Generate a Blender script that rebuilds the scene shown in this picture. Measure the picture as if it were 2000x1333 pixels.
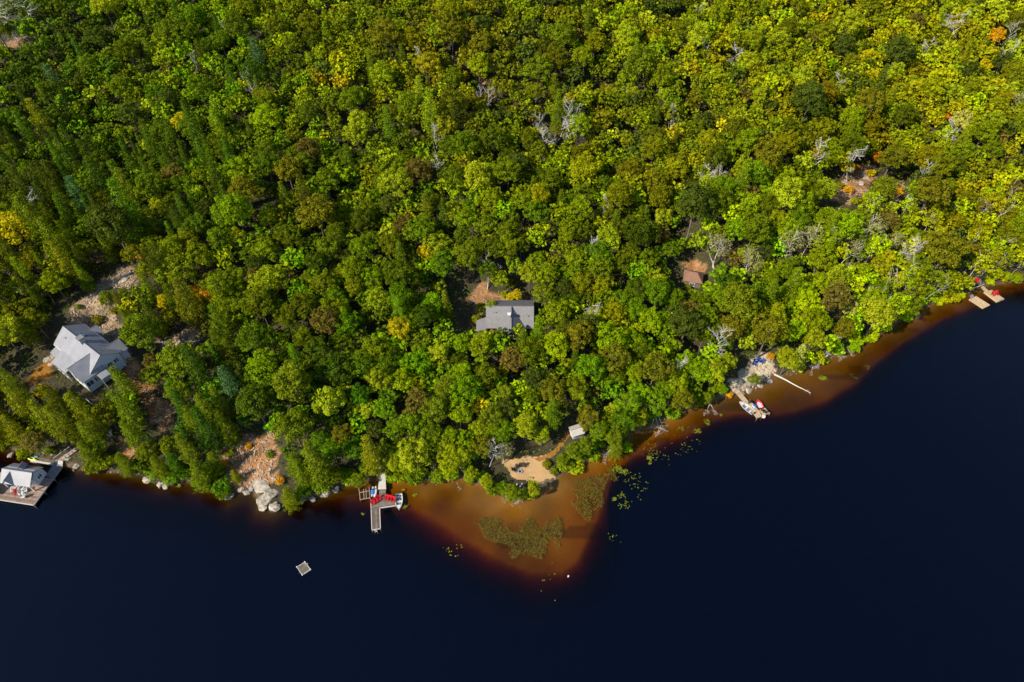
import bpy, math, random
import numpy as np
from mathutils import Vector, Matrix

for o in list(bpy.data.objects): bpy.data.objects.remove(o)
SC = bpy.context.scene
COL = SC.collection
R = math.radians
random.seed(7)
RNG = np.random.default_rng(11)

# ------------------------------------------------------------------ camera
CAM_H, PITCH, FPX, CX, CY = 140.0, 50.0, 1333.3, 1000.0, 666.5
cam = bpy.data.cameras.new('camera'); cam.lens = 24.0; cam.sensor_width = 36.0
cam.clip_start = 1.0; cam.clip_end = 6000.0
cam_ob = bpy.data.objects.new('camera', cam); COL.objects.link(cam_ob)
cam_ob.location = (0, 0, CAM_H); cam_ob.rotation_euler = (R(90 - PITCH), 0, 0)
SC.camera = cam_ob

# ------------------------------------------------------------------ sky, sun, exposure
SHADOW_AZ, SUN_EL = 33.0, 41.0
W = bpy.data.worlds.new("World"); SC.world = W; W.use_nodes = True
nt = W.node_tree; nt.nodes.clear()
sky = nt.nodes.new('ShaderNodeTexSky'); sky.sky_type = 'NISHITA'; sky.sun_disc = False
sky.sun_elevation = R(SUN_EL)
sv = (-math.cos(R(SHADOW_AZ)), -math.sin(R(SHADOW_AZ)))
sky.sun_rotation = math.atan2(sv[0], sv[1]); sky.altitude = 300; sky.air_density = 1.0; sky.dust_density = 0.2
bg = nt.nodes.new('ShaderNodeBackground'); bg.inputs['Strength'].default_value = 0.14
wo = nt.nodes.new('ShaderNodeOutputWorld')
nt.links.new(sky.outputs[0], bg.inputs[0]); nt.links.new(bg.outputs[0], wo.inputs[0])
sun = bpy.data.lights.new('sun', 'SUN'); sun.energy = 5.0; sun.angle = R(0.5); sun.color = (1.0, 0.92, 0.76)
sun_ob = bpy.data.objects.new('sun', sun); COL.objects.link(sun_ob)
sd = Vector((math.cos(R(SHADOW_AZ)) * math.cos(R(SUN_EL)), math.sin(R(SHADOW_AZ)) * math.cos(R(SUN_EL)), -math.sin(R(SUN_EL))))
sun_ob.rotation_euler = sd.to_track_quat('-Z', 'Y').to_euler(); sun_ob.location = (-200, -150, 300)
SC.view_settings.view_transform = 'Standard'; SC.view_settings.look = 'None'
SC.view_settings.exposure = 0.78; SC.view_settings.gamma = 1.0; SC.view_settings.use_curve_mapping = False
cy = SC.cycles
cy.max_bounces = 5; cy.diffuse_bounces = 2; cy.glossy_bounces = 2; cy.transmission_bounces = 3
cy.transparent_max_bounces = 6; cy.volume_bounces = 0; cy.caustics_reflective = False; cy.caustics_refractive = False

# ------------------------------------------------------------------ picture <-> place
FW = np.array([0, math.cos(R(PITCH)), -math.sin(R(PITCH))]); UP = np.array([0, math.sin(R(PITCH)), math.cos(R(PITCH))])
EYE = np.array([0, 0, CAM_H])
def ray(px, py): return FW + np.array([1.0, 0, 0]) * (px - CX) / FPX + UP * (-(py - CY) / FPX)
def at(px, py, z=0.0):
    d = ray(px, py); t = (z - CAM_H) / d[2]; p = EYE + d * t
    return Vector((p[0], p[1], z))
def proj(p):
    v = np.asarray(p, float) - EYE; dp = v @ FW
    return CX + FPX * v[..., 0] / dp, CY - FPX * (v @ UP) / dp, dp
def inpoly(x, y, poly):
    x = np.atleast_1d(np.asarray(x, float)); y = np.atleast_1d(np.asarray(y, float)); c = np.zeros(x.shape, bool)
    n = len(poly)
    for i in range(n):
        x1, y1 = poly[i]; x2, y2 = poly[(i + 1) % n]
        if y1 == y2: continue
        c ^= ((y1 > y) != (y2 > y)) & (x < (x2 - x1) * (y - y1) / (y2 - y1) + x1)
    return c
def segdist(x, y, P):
    d = np.full(np.shape(x), 1e9)
    for (x1, y1), (x2, y2) in zip(P[:-1], P[1:]):
        dx, dy = x2 - x1, y2 - y1
        t = np.clip(((x - x1) * dx + (y - y1) * dy) / (dx * dx + dy * dy + 1e-9), 0, 1)
        d = np.minimum(d, (x - x1 - t * dx) ** 2 + (y - y1 - t * dy) ** 2)
    return np.sqrt(d)
SHORE_PX = [(-420, 800), (-200, 850), (-60, 868), (0, 874), (40, 880), (62, 896), (100, 905), (130, 912), (160, 916), (200, 920), (240, 924), (285, 932), (312, 946), (335, 946),
 (360, 940), (395, 950), (432, 958), (440, 972), (455, 972), (462, 961), (492, 958), (503, 975), (508, 996), (538, 998), (548, 985), (575, 975), (600, 974), (640, 964), (668, 950), (700, 942),
 (738, 936), (770, 934), (800, 936), (835, 944), (860, 940), (903, 937), (915, 940), (945, 950), (972, 962), (985, 975), (1010, 980), (1030, 972), (1055, 962), (1062, 950),
 (1085, 938), (1105, 924), (1130, 910), (1160, 894), (1185, 880), (1205, 886), (1222, 880), (1232, 850), (1260, 838), (1290, 826), (1330, 808), (1370, 790), (1400, 782), (1425, 772), (1445, 770), (1462, 764),
 (1484, 752), (1506, 738), (1530, 733), (1560, 726), (1590, 712), (1620, 700), (1655, 688), (1690, 668), (1715, 656), (1745, 636), (1790, 607), (1820, 594), (1860, 586), (1890, 572), (1908, 563), (1925, 560), (1960, 553), (2005, 545), (2140, 512), (2400, 440)]
EDGE_PX = [(-420, 810), (-60, 876), (0, 882), (60, 903), (120, 921), (200, 930), (280, 944), (312, 956), (360, 952), (430, 968), (445, 985), (470, 975), (490, 975), (500, 1003), (535, 1012), (560, 1000), (600, 985), (660, 972), (700, 968),
 (755, 972), (800, 985), (850, 1012), (900, 1045), (950, 1078), (1000, 1104), (1055, 1119), (1098, 1115), (1128, 1090), (1148, 1055), (1162, 1020), (1178, 985), (1190, 945), (1208, 915), (1240, 888), (1290, 866), (1350, 842), (1400, 818), (1440, 806),
 (1500, 806), (1560, 800), (1620, 778), (1670, 745), (1705, 715), (1745, 680), (1800, 645), (1850, 618), (1890, 603), (1930, 585), (1975, 566), (2010, 557), (2140, 522), (2400, 450)]
def chain(pxs): return [tuple(at(a, b)[:2]) for a, b in pxs]
SHORE = [(-2500, -200)] + chain(SHORE_PX) + [(2500, 900)]
EDGE = [(-2500, -208)] + chain(EDGE_PX) + [(2500, 892)]
LAND = SHORE + [(2500, 3000), (-2500, 3000)]
INNER = EDGE + [(2500, 3000), (-2500, 3000)]

def vnoise(x, y, seed=0):
    xi = np.floor(x).astype(np.int64); yi = np.floor(y).astype(np.int64); fx = x - xi; fy = y - yi
    fx = fx * fx * (3 - 2 * fx); fy = fy * fy * (3 - 2 * fy)
    def h(a, b):
        n = (a * 374761393 + b * 668265263 + seed * 982451653) & 0x7fffffff
        n = ((n ^ (n >> 13)) * 1274126177) & 0x7fffffff
        return ((n ^ (n >> 16)) & 0xffff) / 65535.0
    return (h(xi, yi) * (1 - fx) + h(xi + 1, yi) * fx) * (1 - fy) + (h(xi, yi + 1) * (1 - fx) + h(xi + 1, yi + 1) * fx) * fy
PADS = []          # (x, y, radius, z)
BEACH_C = at(1030, 915)
def H(x, y):
    x = np.asarray(x, float); y = np.asarray(y, float)
    d = segdist(x, y, SHORE); land = inpoly(x.ravel(), y.ravel(), LAND).reshape(x.shape)
    e = segdist(x, y, EDGE); inner = inpoly(x.ravel(), y.ravel(), INNER).reshape(x.shape)
    rough = (vnoise(x / 38, y / 38, 1) - .5) * 9 + (vnoise(x / 14, y / 14, 2) - .5) * 3
    hl = 1.1 * (1 - np.exp(-d / 1.6)) + 56 * (1 - np.exp(-d * .0046)) + rough * np.clip((d - 3) / 25, 0, 1) + (vnoise(x / 3, y / 3, 3) - .5) * .5 * np.clip(d / 3, 0, 1)
    m = np.exp(-((x - BEACH_C.x) ** 2 + (y - BEACH_C.y) ** 2) / 15 ** 2)
    hl = hl * (1 - .86 * m)
    for (a, b, r, z) in PADS:
        k = np.clip((r * 1.6 - np.hypot(x - a, y - b)) / (r * .6), 0, 1); k = k * k * (3 - 2 * k)
        hl = hl * (1 - k) + z * k
    bed_in = -.05 - .65 * (d / (d + e + .01)) ** 1.3 - (vnoise(x / 5, y / 5, 5) - .5) * .3 * np.clip(d / 3, 0, 1)
    bed_out = -.70 - np.where(x < 22, .6, 1.2) * e - (vnoise(x / 6, y / 6, 6) - .5) * .8
    bed = np.where(inner, bed_in, np.maximum(bed_out, -28))
    return np.where(land, hl, bed)
def Hs(x, y): return float(H(np.array([x]), np.array([y]))[0])
def ground_at(px, py, h=0.0):
    d = ray(px, py); t = np.linspace(95, 560, 320); P = EYE[None] + d[None] * t[:, None]
    f = P[:, 2] - (np.maximum(H(P[:, 0], P[:, 1]), 0) + h)
    k = np.argmax(f < 0) if (f < 0).any() else 319
    if k == 0: k = 1
    a, b = t[k - 1], t[k]; fa, fb = f[k - 1], f[k]
    tt = a + (b - a) * (fa / (fa - fb + 1e-9)); p = EYE + d * tt
    return Vector((p[0], p[1], max(Hs(p[0], p[1]), 0)))
def add_pad(px, py, r, dz=0.0):
    p = ground_at(px, py); PADS.append((p.x, p.y, r, p.z + dz)); return Vector((p.x, p.y, p.z + dz))
HOUSE_P = add_pad(168, 705, 10.5)
CABIN_P = add_pad(992, 640, 9)
HUT_P = add_pad(1351, 552, 4.5)
SHED_P = add_pad(1125, 848, 2.6)
LAWN_P = add_pad(82, 722, 4.5)

# ------------------------------------------------------------------ materials
def lin(c): return tuple(((v / 255) / 12.92 if v / 255 <= .04045 else ((v / 255 + .055) / 1.055) ** 2.4) for v in c[:3])
def newmat(name):
    m = bpy.data.materials.new(name); m.use_nodes = True; n = m.node_tree; n.nodes.clear()
    out = n.nodes.new('ShaderNodeOutputMaterial'); return m, n, out
def plain(name, col, rough=.7, var=.12, scale=3.0, metal=0.0, spec=.3, bump=0.0, bscale=20, attr=None, aspread=.5, coord='Object'):
    m, n, out = newmat(name); b = n.nodes.new('ShaderNodeBsdfPrincipled')
    b.inputs['Roughness'].default_value = rough; b.inputs['Metallic'].default_value = metal; b.inputs['Specular IOR Level'].default_value = spec
    tc = n.nodes.new('ShaderNodeTexCoord'); nz = n.nodes.new('ShaderNodeTexNoise'); nz.inputs['Scale'].default_value = scale; nz.inputs['Detail'].default_value = 6
    n.links.new(tc.outputs[coord], nz.inputs['Vector'])
    mr = n.nodes.new('ShaderNodeMapRange'); mr.inputs['From Min'].default_value = .3; mr.inputs['From Max'].default_value = .7
    mr.inputs['To Min'].default_value = 1 - var; mr.inputs['To Max'].default_value = 1 + var; n.links.new(nz.outputs['Fac'], mr.inputs['Value'])
    vm = n.nodes.new('ShaderNodeVectorMath'); vm.operation = 'SCALE'; vm.inputs[0].default_value = col[:3]; 
    if attr:
        at_ = n.nodes.new('ShaderNodeAttribute'); at_.attribute_name = attr
        m2 = n.nodes.new('ShaderNodeMapRange'); m2.inputs['To Min'].default_value = 1 - aspread; m2.inputs['To Max'].default_value = 1 + aspread
        n.links.new(at_.outputs['Fac'], m2.inputs['Value'])
        mm = n.nodes.new('ShaderNodeMath'); mm.operation = 'MULTIPLY'; n.links.new(mr.outputs[0], mm.inputs[0]); n.links.new(m2.outputs[0], mm.inputs[1])
        n.links.new(mm.outputs[0], vm.inputs['Scale'])
    else: n.links.new(mr.outputs[0], vm.inputs['Scale'])
    n.links.new(vm.outputs[0], b.inputs['Base Color'])
    if bump:
        bn = n.nodes.new('ShaderNodeTexNoise'); bn.inputs['Scale'].default_value = bscale; bn.inputs['Detail'].default_value = 5
        n.links.new(tc.outputs[coord], bn.inputs['Vector'])
        bp = n.nodes.new('ShaderNodeBump'); bp.inputs['Strength'].default_value = bump; bp.inputs['Distance'].default_value = .3
        n.links.new(bn.outputs['Fac'], bp.inputs['Height']); n.links.new(bp.outputs[0], b.inputs['Normal'])
    n.links.new(b.outputs[0], out.inputs[0]); return m
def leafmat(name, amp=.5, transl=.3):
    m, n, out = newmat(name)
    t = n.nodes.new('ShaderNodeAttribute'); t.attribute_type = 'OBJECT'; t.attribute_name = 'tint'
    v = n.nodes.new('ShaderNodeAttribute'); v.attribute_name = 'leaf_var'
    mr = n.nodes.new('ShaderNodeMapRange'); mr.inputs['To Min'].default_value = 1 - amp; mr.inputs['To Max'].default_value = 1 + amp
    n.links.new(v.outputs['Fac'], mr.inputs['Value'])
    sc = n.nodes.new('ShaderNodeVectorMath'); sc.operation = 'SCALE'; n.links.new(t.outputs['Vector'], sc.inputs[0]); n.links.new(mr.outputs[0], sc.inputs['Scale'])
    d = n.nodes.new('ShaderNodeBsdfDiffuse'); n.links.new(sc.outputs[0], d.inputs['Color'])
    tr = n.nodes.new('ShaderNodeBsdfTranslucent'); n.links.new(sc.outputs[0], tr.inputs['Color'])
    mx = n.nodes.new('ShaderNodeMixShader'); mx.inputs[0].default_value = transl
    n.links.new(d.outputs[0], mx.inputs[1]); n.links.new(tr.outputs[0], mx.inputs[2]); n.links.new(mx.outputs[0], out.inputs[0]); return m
def leafmat_mesh(name, amp=.5, transl=.22):      # tint stored per leaf, for the masses of foliage
    m, n, out = newmat(name)
    t = n.nodes.new('ShaderNodeAttribute'); t.attribute_name = 'leaf_col'
    d = n.nodes.new('ShaderNodeBsdfDiffuse'); n.links.new(t.outputs['Color'], d.inputs['Color'])
    tr = n.nodes.new('ShaderNodeBsdfTranslucent'); n.links.new(t.outputs['Color'], tr.inputs['Color'])
    mx = n.nodes.new('ShaderNodeMixShader'); mx.inputs[0].default_value = transl
    n.links.new(d.outputs[0], mx.inputs[1]); n.links.new(tr.outputs[0], mx.inputs[2]); n.links.new(mx.outputs[0], out.inputs[0]); return m
M = dict(
    leaf=leafmat('leaves'), needle=leafmat('needles', .45, .12), mass=leafmat_mesh('foliage'),
    bark=plain('bark', (.12, .095, .075), .9, .3, 2), birch=plain('birch bark', (.42, .38, .32), .7, .2, 1.5), dead=plain('bleached dead wood', (.40, .37, .33), .8, .2, 2),
    roof=plain('pale grey metal roof', (.18, .177, .19), .5, .12, .6, .0, .4, .05, 3), roof2=plain('grey shingle roof', (.135, .13, .135), .75, .08, .8, 0, .3, .1, 8),
    roofdark=plain('dark grey cover and shaded slope', (.09, .09, .098), .8, .1, .8, 0, .3, .1, 8),  # roofdark also puts shade into the colour of the cabin's back slope
    brownroof=plain('brown shingle roof', (.19, .10, .065), .8, .12, 1.0, 0, .2, .2, 8), white=plain('white paint', (.50, .50, .49), .5, .04, 1.0),
    siding=plain('white clapboard siding', (.40, .41, .43), .6, .04, 1), glass=plain('window glass', (.03, .05, .07), .08, .05, 1, 0, .8),
    stone=plain('grey chimney stone', (.28, .27, .27), .85, .25, 4), deck=plain('weathered deck boards', (.20, .135, .10), .8, .25, 1.2, attr='board', aspread=.38),
    greydeck=plain('grey weathered boards', (.12, .092, .075), .85, .25, 1.2, attr='board', aspread=.35), newdeck=plain('pale new boards', (.35, .255, .15), .75, .12, 1.5, attr='board', aspread=.16),
    slate=plain('slate grey boards', (.14, .14, .15), .8, .15, 1.5, attr='board', aspread=.2), edge=plain('pale edge board', (.38, .35, .31), .7, .1, 2),  # slate: bluish grey for boards, caps and pipes
    red=plain('red chair plastic', (.38, .008, .014), .45, .05, 3), whitep=plain('white chair plastic', (.48, .47, .45), .45, .03, 3), blue=plain('blue chair plastic', (.008, .04, .20), .45, .05, 3),
    black=plain('black plastic', (.025, .025, .028), .5, .1, 3), gel=plain('white boat gelcoat', (.45, .45, .45), .25, .05, 2, 0, .5), boatin=plain('grey boat floor', (.12, .13, .15), .7, .2, 4),
    redhull=plain('red boat hull', (.40, .02, .03), .3, .05, 2, 0, .5), pink=plain('pale pink seat liner', (.75, .45, .42), .5, .08, 2), yellow=plain('yellow kayak plastic', (.72, .72, .03), .4, .05, 2),
    teal=plain('green kayak plastic', (.08, .30, .22), .4, .1, 2), bluesup=plain('blue print', (.02, .16, .55), .5, .3, 6), timber=plain('grey timber', (.20, .17, .14), .85, .2, 3),
    rock=plain('grey granite', (.24, .21, .185), .85, .4, .9, 0, .2, .8, 2.2), palerock=plain('pale lichened granite', (.28, .24, .19), .9, .6, 1.3, 0, .1, 1.0, 1.6),
    rubble=plain('broken pinkish rock', (.30, .22, .165), .9, .4, 1.5, attr='board', aspread=.4), reed=leafmat_mesh('water weed', .4, .1))

# ------------------------------------------------------------------ mesh helpers
def finish(name, me, mat, parent=None, smooth=False):
    if isinstance(mat, (list, tuple)):
        for m_ in mat: me.materials.append(m_)
    elif mat is not None: me.materials.append(mat)
    o = bpy.data.objects.new(name, me); COL.objects.link(o)
    if parent is not None: o.parent = parent
    return o
def npmesh(name, V, F, attrs=None, cols=None, smooth=False):
    V = np.asarray(V, np.float32); F = np.asarray(F, np.int32); me = bpy.data.meshes.new(name)
    k = F.shape[1]; me.vertices.add(len(V)); me.vertices.foreach_set('co', V.ravel())
    me.loops.add(F.size); me.loops.foreach_set('vertex_index', F.ravel()); me.polygons.add(len(F))
    me.polygons.foreach_set('loop_start', np.arange(0, F.size, k, dtype=np.int32))
    me.update(calc_edges=True)
    for kk, vv in (attrs or {}).items():
        a = me.attributes.new(kk, 'FLOAT', 'POINT'); a.data.foreach_set('value', np.asarray(vv, np.float32))
    for kk, vv in (cols or {}).items():
        a = me.attributes.new(kk, 'FLOAT_COLOR', 'POINT'); c = np.ones((len(V), 4), np.float32); c[:, :3] = vv; a.data.foreach_set('color', c.ravel())
    if smooth: me.polygons.foreach_set('use_smooth', np.ones(len(F), bool))
    return me
class MB:
    def __init__(s): s.v = []; s.f = []; s.b = []
    def add(s, vs, fs, b=None):
        k = len(s.v); s.v += [tuple(p) for p in vs]; s.f += [tuple(i + k for i in f) for f in fs]; b = random.random() if b is None else b; s.b += [b] * len(vs); return s
    def hexa(s, lo, hi, b=None):        # two rings of n points
        n = len(lo); f = [tuple(range(n))[::-1], tuple(range(n, 2 * n))] + [(i, (i + 1) % n, n + (i + 1) % n, n + i) for i in range(n)]
        return s.add(list(lo) + list(hi), f, b)
    def box(s, x0, x1, y0, y1, z0, z1, b=None):
        return s.hexa([(x0, y0, z0), (x1, y0, z0), (x1, y1, z0), (x0, y1, z0)], [(x0, y0, z1), (x1, y0, z1), (x1, y1, z1), (x0, y1, z1)], b)
    def slab(s, pts, t, b=None):        # polygon with thickness t downwards
        return s.hexa([(p[0], p[1], p[2] - t) for p in pts], [tuple(p) for p in pts], b)
    def tube(s, p0, p1, r0, r1=None, n=6, b=None):
        p0, p1 = Vector(p0), Vector(p1); r1 = r0 if r1 is None else r1; d = (p1 - p0)
        if d.length < 1e-6: return s
        d.normalize(); a = d.orthogonal().normalized(); c = d.cross(a)
        ring = lambda p, r: [tuple(p + a * (r * math.cos(2 * math.pi * i / n)) + c * (r * math.sin(2 * math.pi * i / n))) for i in range(n)]
        return s.hexa(ring(p0, r0), ring(p1, r1), b)
    def gable(s, x0, x1, y0, y1, z0, zw, zr, axis='x', b=None):   # body with gable ends; ridge along axis
        if axis == 'x':
            m = (y0 + y1) / 2; prof = [(y0, z0), (y1, z0), (y1, zw), (m, zr), (y0, zw)]
            return s.hexa([(x0, a, c) for a, c in prof], [(x1, a, c) for a, c in prof], b)
        m = (x0 + x1) / 2; prof = [(x0, z0), (x1, z0), (x1, zw), (m, zr), (x0, zw)]
        return s.hexa([(a, y0, c) for a, c in prof], [(a, y1, c) for a, c in prof], b)
    def build(s, name, mat, parent=None, smooth=False):
        me = bpy.data.meshes.new(name); me.from_pydata(s.v, [], s.f); me.update()
        a = me.attributes.new('board', 'FLOAT', 'POINT'); a.data.foreach_set('value', np.array(s.b, np.float32))
        if smooth: me.polygons.foreach_set('use_smooth', np.ones(len(me.polygons), bool))
        import bmesh as _b
        bm = _b.new(); bm.from_mesh(me); _b.ops.recalc_face_normals(bm, faces=bm.faces); bm.to_mesh(me); bm.free()
        return finish(name, me, mat, parent)
def tag(o, label, cat, group=None, kind=None):
    if label: o['label'] = label
    if cat: o['category'] = cat
    if group: o['group'] = group
    if kind: o['kind'] = kind
    return o
def thing(name, label, cat, loc=(0, 0, 0), rz=0.0, group=None):
    o = bpy.data.objects.new(name, None); COL.objects.link(o); o.location = loc; o.rotation_euler = (0, 0, rz); o.empty_display_size = .5
    return tag(o, label, cat, group)
def copy_tree(o, parent=None):
    c = o.copy(); COL.objects.link(c); c.parent = parent
    for ch in o.children: copy_tree(ch, c)
    return c

# ------------------------------------------------------------------ ground and lake
MASK = {   # patches of bare ground, traced where they lie on the slope: (kind, outline)
 'rubble1': ('rubble', [(128, 655), (137, 620), (150, 595), (172, 578), (190, 565), (214, 585), (226, 615), (238, 640), (252, 672), (262, 705), (240, 705), (200, 672), (160, 650)]),
 'rubble2': ('rubble', [(186, 560), (200, 545), (222, 540), (232, 524), (262, 522), (266, 556), (245, 566), (215, 562), (196, 572)]),
 'rubble3': ('rubble', [(306, 664), (345, 655), (360, 645), (388, 642), (392, 672), (345, 676), (315, 680)]),
 'rust1': ('rust', [(432, 872), (455, 862), (480, 846), (512, 858), (535, 848), (542, 880), (538, 918), (545, 950), (500, 950), (470, 962), (440, 945), (428, 905)]),
 'rust2': ('rust', [(928, 556), (946, 548), (962, 572), (990, 574), (1006, 590), (1000, 600), (945, 602), (930, 618), (915, 640), (925, 600), (905, 590), (918, 575)]),
 'rust3': ('rust', [(1330, 518), (1350, 512), (1380, 518), (1378, 540), (1372, 552), (1345, 534), (1335, 530)]),
 'rust4': ('rust', [(1624, 392), (1640, 355), (1665, 326), (1706, 322), (1712, 345), (1690, 380), (1655, 402)]),
 'rust5': ('rust', [(1740, 392), (1752, 362), (1762, 345), (1768, 370), (1758, 395)]),
 'rust6': ('rust', [(244, 690), (262, 700), (300, 760), (335, 800), (330, 842), (300, 830), (270, 780), (250, 740)]),
 'rust7': ('rust', [(0, 90), (14, 76), (44, 70), (60, 78), (50, 88), (16, 93)]),
 'rust8': ('rust', [(936, 150), (950, 150), (952, 180), (944, 182), (936, 168)]),
 'rust9': ('rust', [(220, 870), (240, 850), (275, 875), (270, 905), (235, 900)]),
 'rust10': ('rust', [(1088, 238), (1106, 244), (1112, 260), (1098, 268), (1082, 256)]),
 'lawn1': ('lawn', [(44, 748), (62, 728), (88, 702), (108, 682), (120, 674), (122, 700), (104, 712), (108, 722), (92, 740), (62, 752)]),
 'rust11': ('rust', [(180, 505), (192, 488), (200, 492), (196, 520), (182, 525)]),
}
CLEAR_EXTRA = [   # windows in the canopy where buildings, docks and beaches show
 [(98, 640), (118, 626), (170, 634), (200, 650), (250, 688), (228, 722), (214, 748), (180, 770), (140, 745), (100, 720)],
 [(930, 590), (958, 586), (1046, 590), (1046, 630), (1020, 634), (985, 632), (960, 642), (930, 640)],
 [(885, 560), (935, 560), (935, 615), (905, 640), (880, 640)],
 [(1324, 512), (1380, 512), (1384, 550), (1360, 562), (1335, 556), (1322, 546)],
 [(1105, 826), (1140, 822), (1140, 846), (1122, 856), (1104, 856)],
 [(974, 894), (1000, 890), (1062, 886), (1078, 915), (1092, 938), (1068, 950), (1040, 942), (1005, 948), (985, 925)],
 [(1050, 893), (1082, 868), (1100, 846), (1112, 836), (1122, 856), (1100, 886), (1070, 908)],
 [(1420, 755), (1455, 722), (1466, 698), (1490, 686), (1512, 694), (1522, 730), (1500, 752), (1462, 778), (1430, 785)],
 [(1893, 545), (1922, 543), (1932, 562), (1900, 578), (1890, 570)],
 [(0, 895), (70, 898), (100, 890), (120, 880), (150, 872), (158, 905), (120, 930), (60, 990), (0, 990)],
 [(735, 918), (757, 918), (757, 960), (735, 960)],
 [(440, 930), (480, 900), (535, 905), (548, 1000), (500, 1000), (465, 968)],
 [(205, 838), (225, 838), (225, 858), (205, 858)],
]
GROUND_POLYS = []
def to_ground(poly): return [tuple(ground_at(a, b)[:2]) for a, b in poly]
for k_, (kind_, poly_) in MASK.items(): GROUND_POLYS.append((kind_, to_ground(poly_)))
WHITE_ROCK = to_ground([(1478, 692), (1503, 690), (1512, 708), (1514, 724), (1520, 733), (1505, 746), (1484, 756), (1464, 768), (1438, 778), (1424, 768), (1428, 752), (1444, 738), (1455, 722), (1464, 706)])
SAND = to_ground([(980, 901), (992, 898), (1012, 897), (1030, 890), (1048, 894), (1064, 888), (1066, 903), (1060, 908), (1072, 918), (1084, 926), (1086, 936), (1066, 948), (1058, 952), (1036, 940), (1008, 936), (996, 928), (988, 914)])
GROUND_POLYS.append(('white', WHITE_ROCK))
def axis(parts):
    a = [];
    for lo, hi, st in parts: a += list(np.arange(lo, hi, st))
    return np.array(a + [parts[-1][1]])
xs = axis([(-2400, -400, 200), (-400, -170, 10), (-170, -135, 3), (-135, 200, .75), (200, 330, 3), (330, 600, 15), (600, 2400, 200)])
ys = axis([(-1400, 0, 100), (0, 55, 5), (55, 190, .75), (190, 290, 1.8), (290, 500, 8), (500, 2600, 150)])
GX, GY = np.meshgrid(xs, ys); GZ = H(GX, GY); nx, ny = len(xs), len(ys)
idx = np.arange(nx * ny).reshape(ny, nx)
F = np.stack([idx[:-1, :-1], idx[:-1, 1:], idx[1:, 1:], idx[1:, :-1]], -1).reshape(-1, 4)
fx, fy = GX.ravel(), GY.ravel()
wx = fx + (vnoise(fx / 2.2, fy / 2.2, 21) - .5) * 2.4; wy = fy + (vnoise(fx / 2.2, fy / 2.2, 22) - .5) * 2.4
base = np.array([.050, .042, .022])
colr = np.tile(base, (len(fx), 1))
n1 = vnoise(fx / 1.7, fy / 1.7, 8)[:, None]; n2 = vnoise(fx / .9, fy / .9, 9)[:, None]; n3 = vnoise(fx / 4, fy / 4, 10)[:, None]
PAL = dict(rubble=np.array([.29, .20, .115]), rust=np.array([.27, .13, .05]), lawn=np.array([.24, .105, .016]), white=np.array([.42, .35, .24]))
for kind_, poly_ in GROUND_POLYS:
    q = inpoly(wx, wy, poly_)
    c = PAL[kind_] * (.55 + .7 * n1 + .25 * (n2 - .5))
    if kind_ == 'rust': c = np.where(n3 > .55, c * np.array([1.2, 1.3, 1.5]), c)
    if kind_ == 'lawn': c = PAL[kind_] * (.85 + .3 * n3)
    if kind_ == 'rubble': c = np.where(n2 > .62, c * .45, c)
    colr[q] = c[q]
under = GZ.ravel() < .02
sandbed = np.array([.155, .073, .015]) * (.5 + .75 * vnoise(fx / 7, fy / 7, 31)[:, None] + .25 * (vnoise(fx / 2.5, fy / 2.5, 32)[:, None] - .5))
dk = vnoise(fx / 9 + 4, fy / 3.2, 33); sandbed = np.where((dk > .80)[:, None], sandbed * .55, sandbed)
leftside = np.clip((fx + 42) / 12, 0.0, 1)[:, None] * .94 + .06; leftside = leftside * (1 - .5 * np.clip((fx - 32) / 15, 0, 1)[:, None])
sandbed = sandbed * leftside + np.array([.022, .017, .013]) * (1 - leftside)
colr[under] = sandbed[under]
near = (segdist(fx, fy, SHORE) < .7) & ~under
colr[near] = (np.array([.09, .06, .035]) * (.6 + .8 * n1))[near]
gm, n, out = newmat('ground')
b = n.nodes.new('ShaderNodeBsdfPrincipled'); b.inputs['Roughness'].default_value = .95; b.inputs['Specular IOR Level'].default_value = .1
a_ = n.nodes.new('ShaderNodeAttribute'); a_.attribute_name = 'ground_col'
tc = n.nodes.new('ShaderNodeTexCoord'); nz = n.nodes.new('ShaderNodeTexNoise'); nz.inputs['Scale'].default_value = 1.6; nz.inputs['Detail'].default_value = 8; nz.inputs['Roughness'].default_value = .7
n.links.new(tc.outputs['Object'], nz.inputs['Vector'])
mr = n.nodes.new('ShaderNodeMapRange'); mr.inputs['From Min'].default_value = .3; mr.inputs['From Max'].default_value = .7; mr.inputs['To Min'].default_value = .55; mr.inputs['To Max'].default_value = 1.4
rl = n.nodes.new('ShaderNodeAttribute'); rl.attribute_name = 'relief'
n.links.new(nz.outputs['Fac'], mr.inputs['Value'])
vm = n.nodes.new('ShaderNodeVectorMath'); vm.operation = 'SCALE'; m1_ = n.nodes.new('ShaderNodeMix'); m1_.data_type = 'FLOAT'; m1_.inputs[2].default_value = 1.0; n.links.new(rl.outputs['Fac'], m1_.inputs[0]); n.links.new(mr.outputs[0], m1_.inputs[3])
n.links.new(a_.outputs['Color'], vm.inputs[0]); n.links.new(m1_.outputs[0], vm.inputs['Scale']); n.links.new(vm.outputs[0], b.inputs['Base Color'])
bp = n.nodes.new('ShaderNodeBump'); bp.inputs['Strength'].default_value = .8; bp.inputs['Distance'].default_value = .5; n.links.new(rl.outputs['Fac'], bp.inputs['Strength']); n.links.new(nz.outputs['Fac'], bp.inputs['Height']); n.links.new(bp.outputs[0], b.inputs['Normal'])
n.links.new(b.outputs[0], out.inputs[0])
ground = finish('ground', npmesh('ground', np.stack([fx, fy, GZ.ravel()], 1), F, attrs={'relief': np.where(under, .18, .85)}, cols={'ground_col': colr}, smooth=True), gm); ground['kind'] = 'structure'

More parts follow.
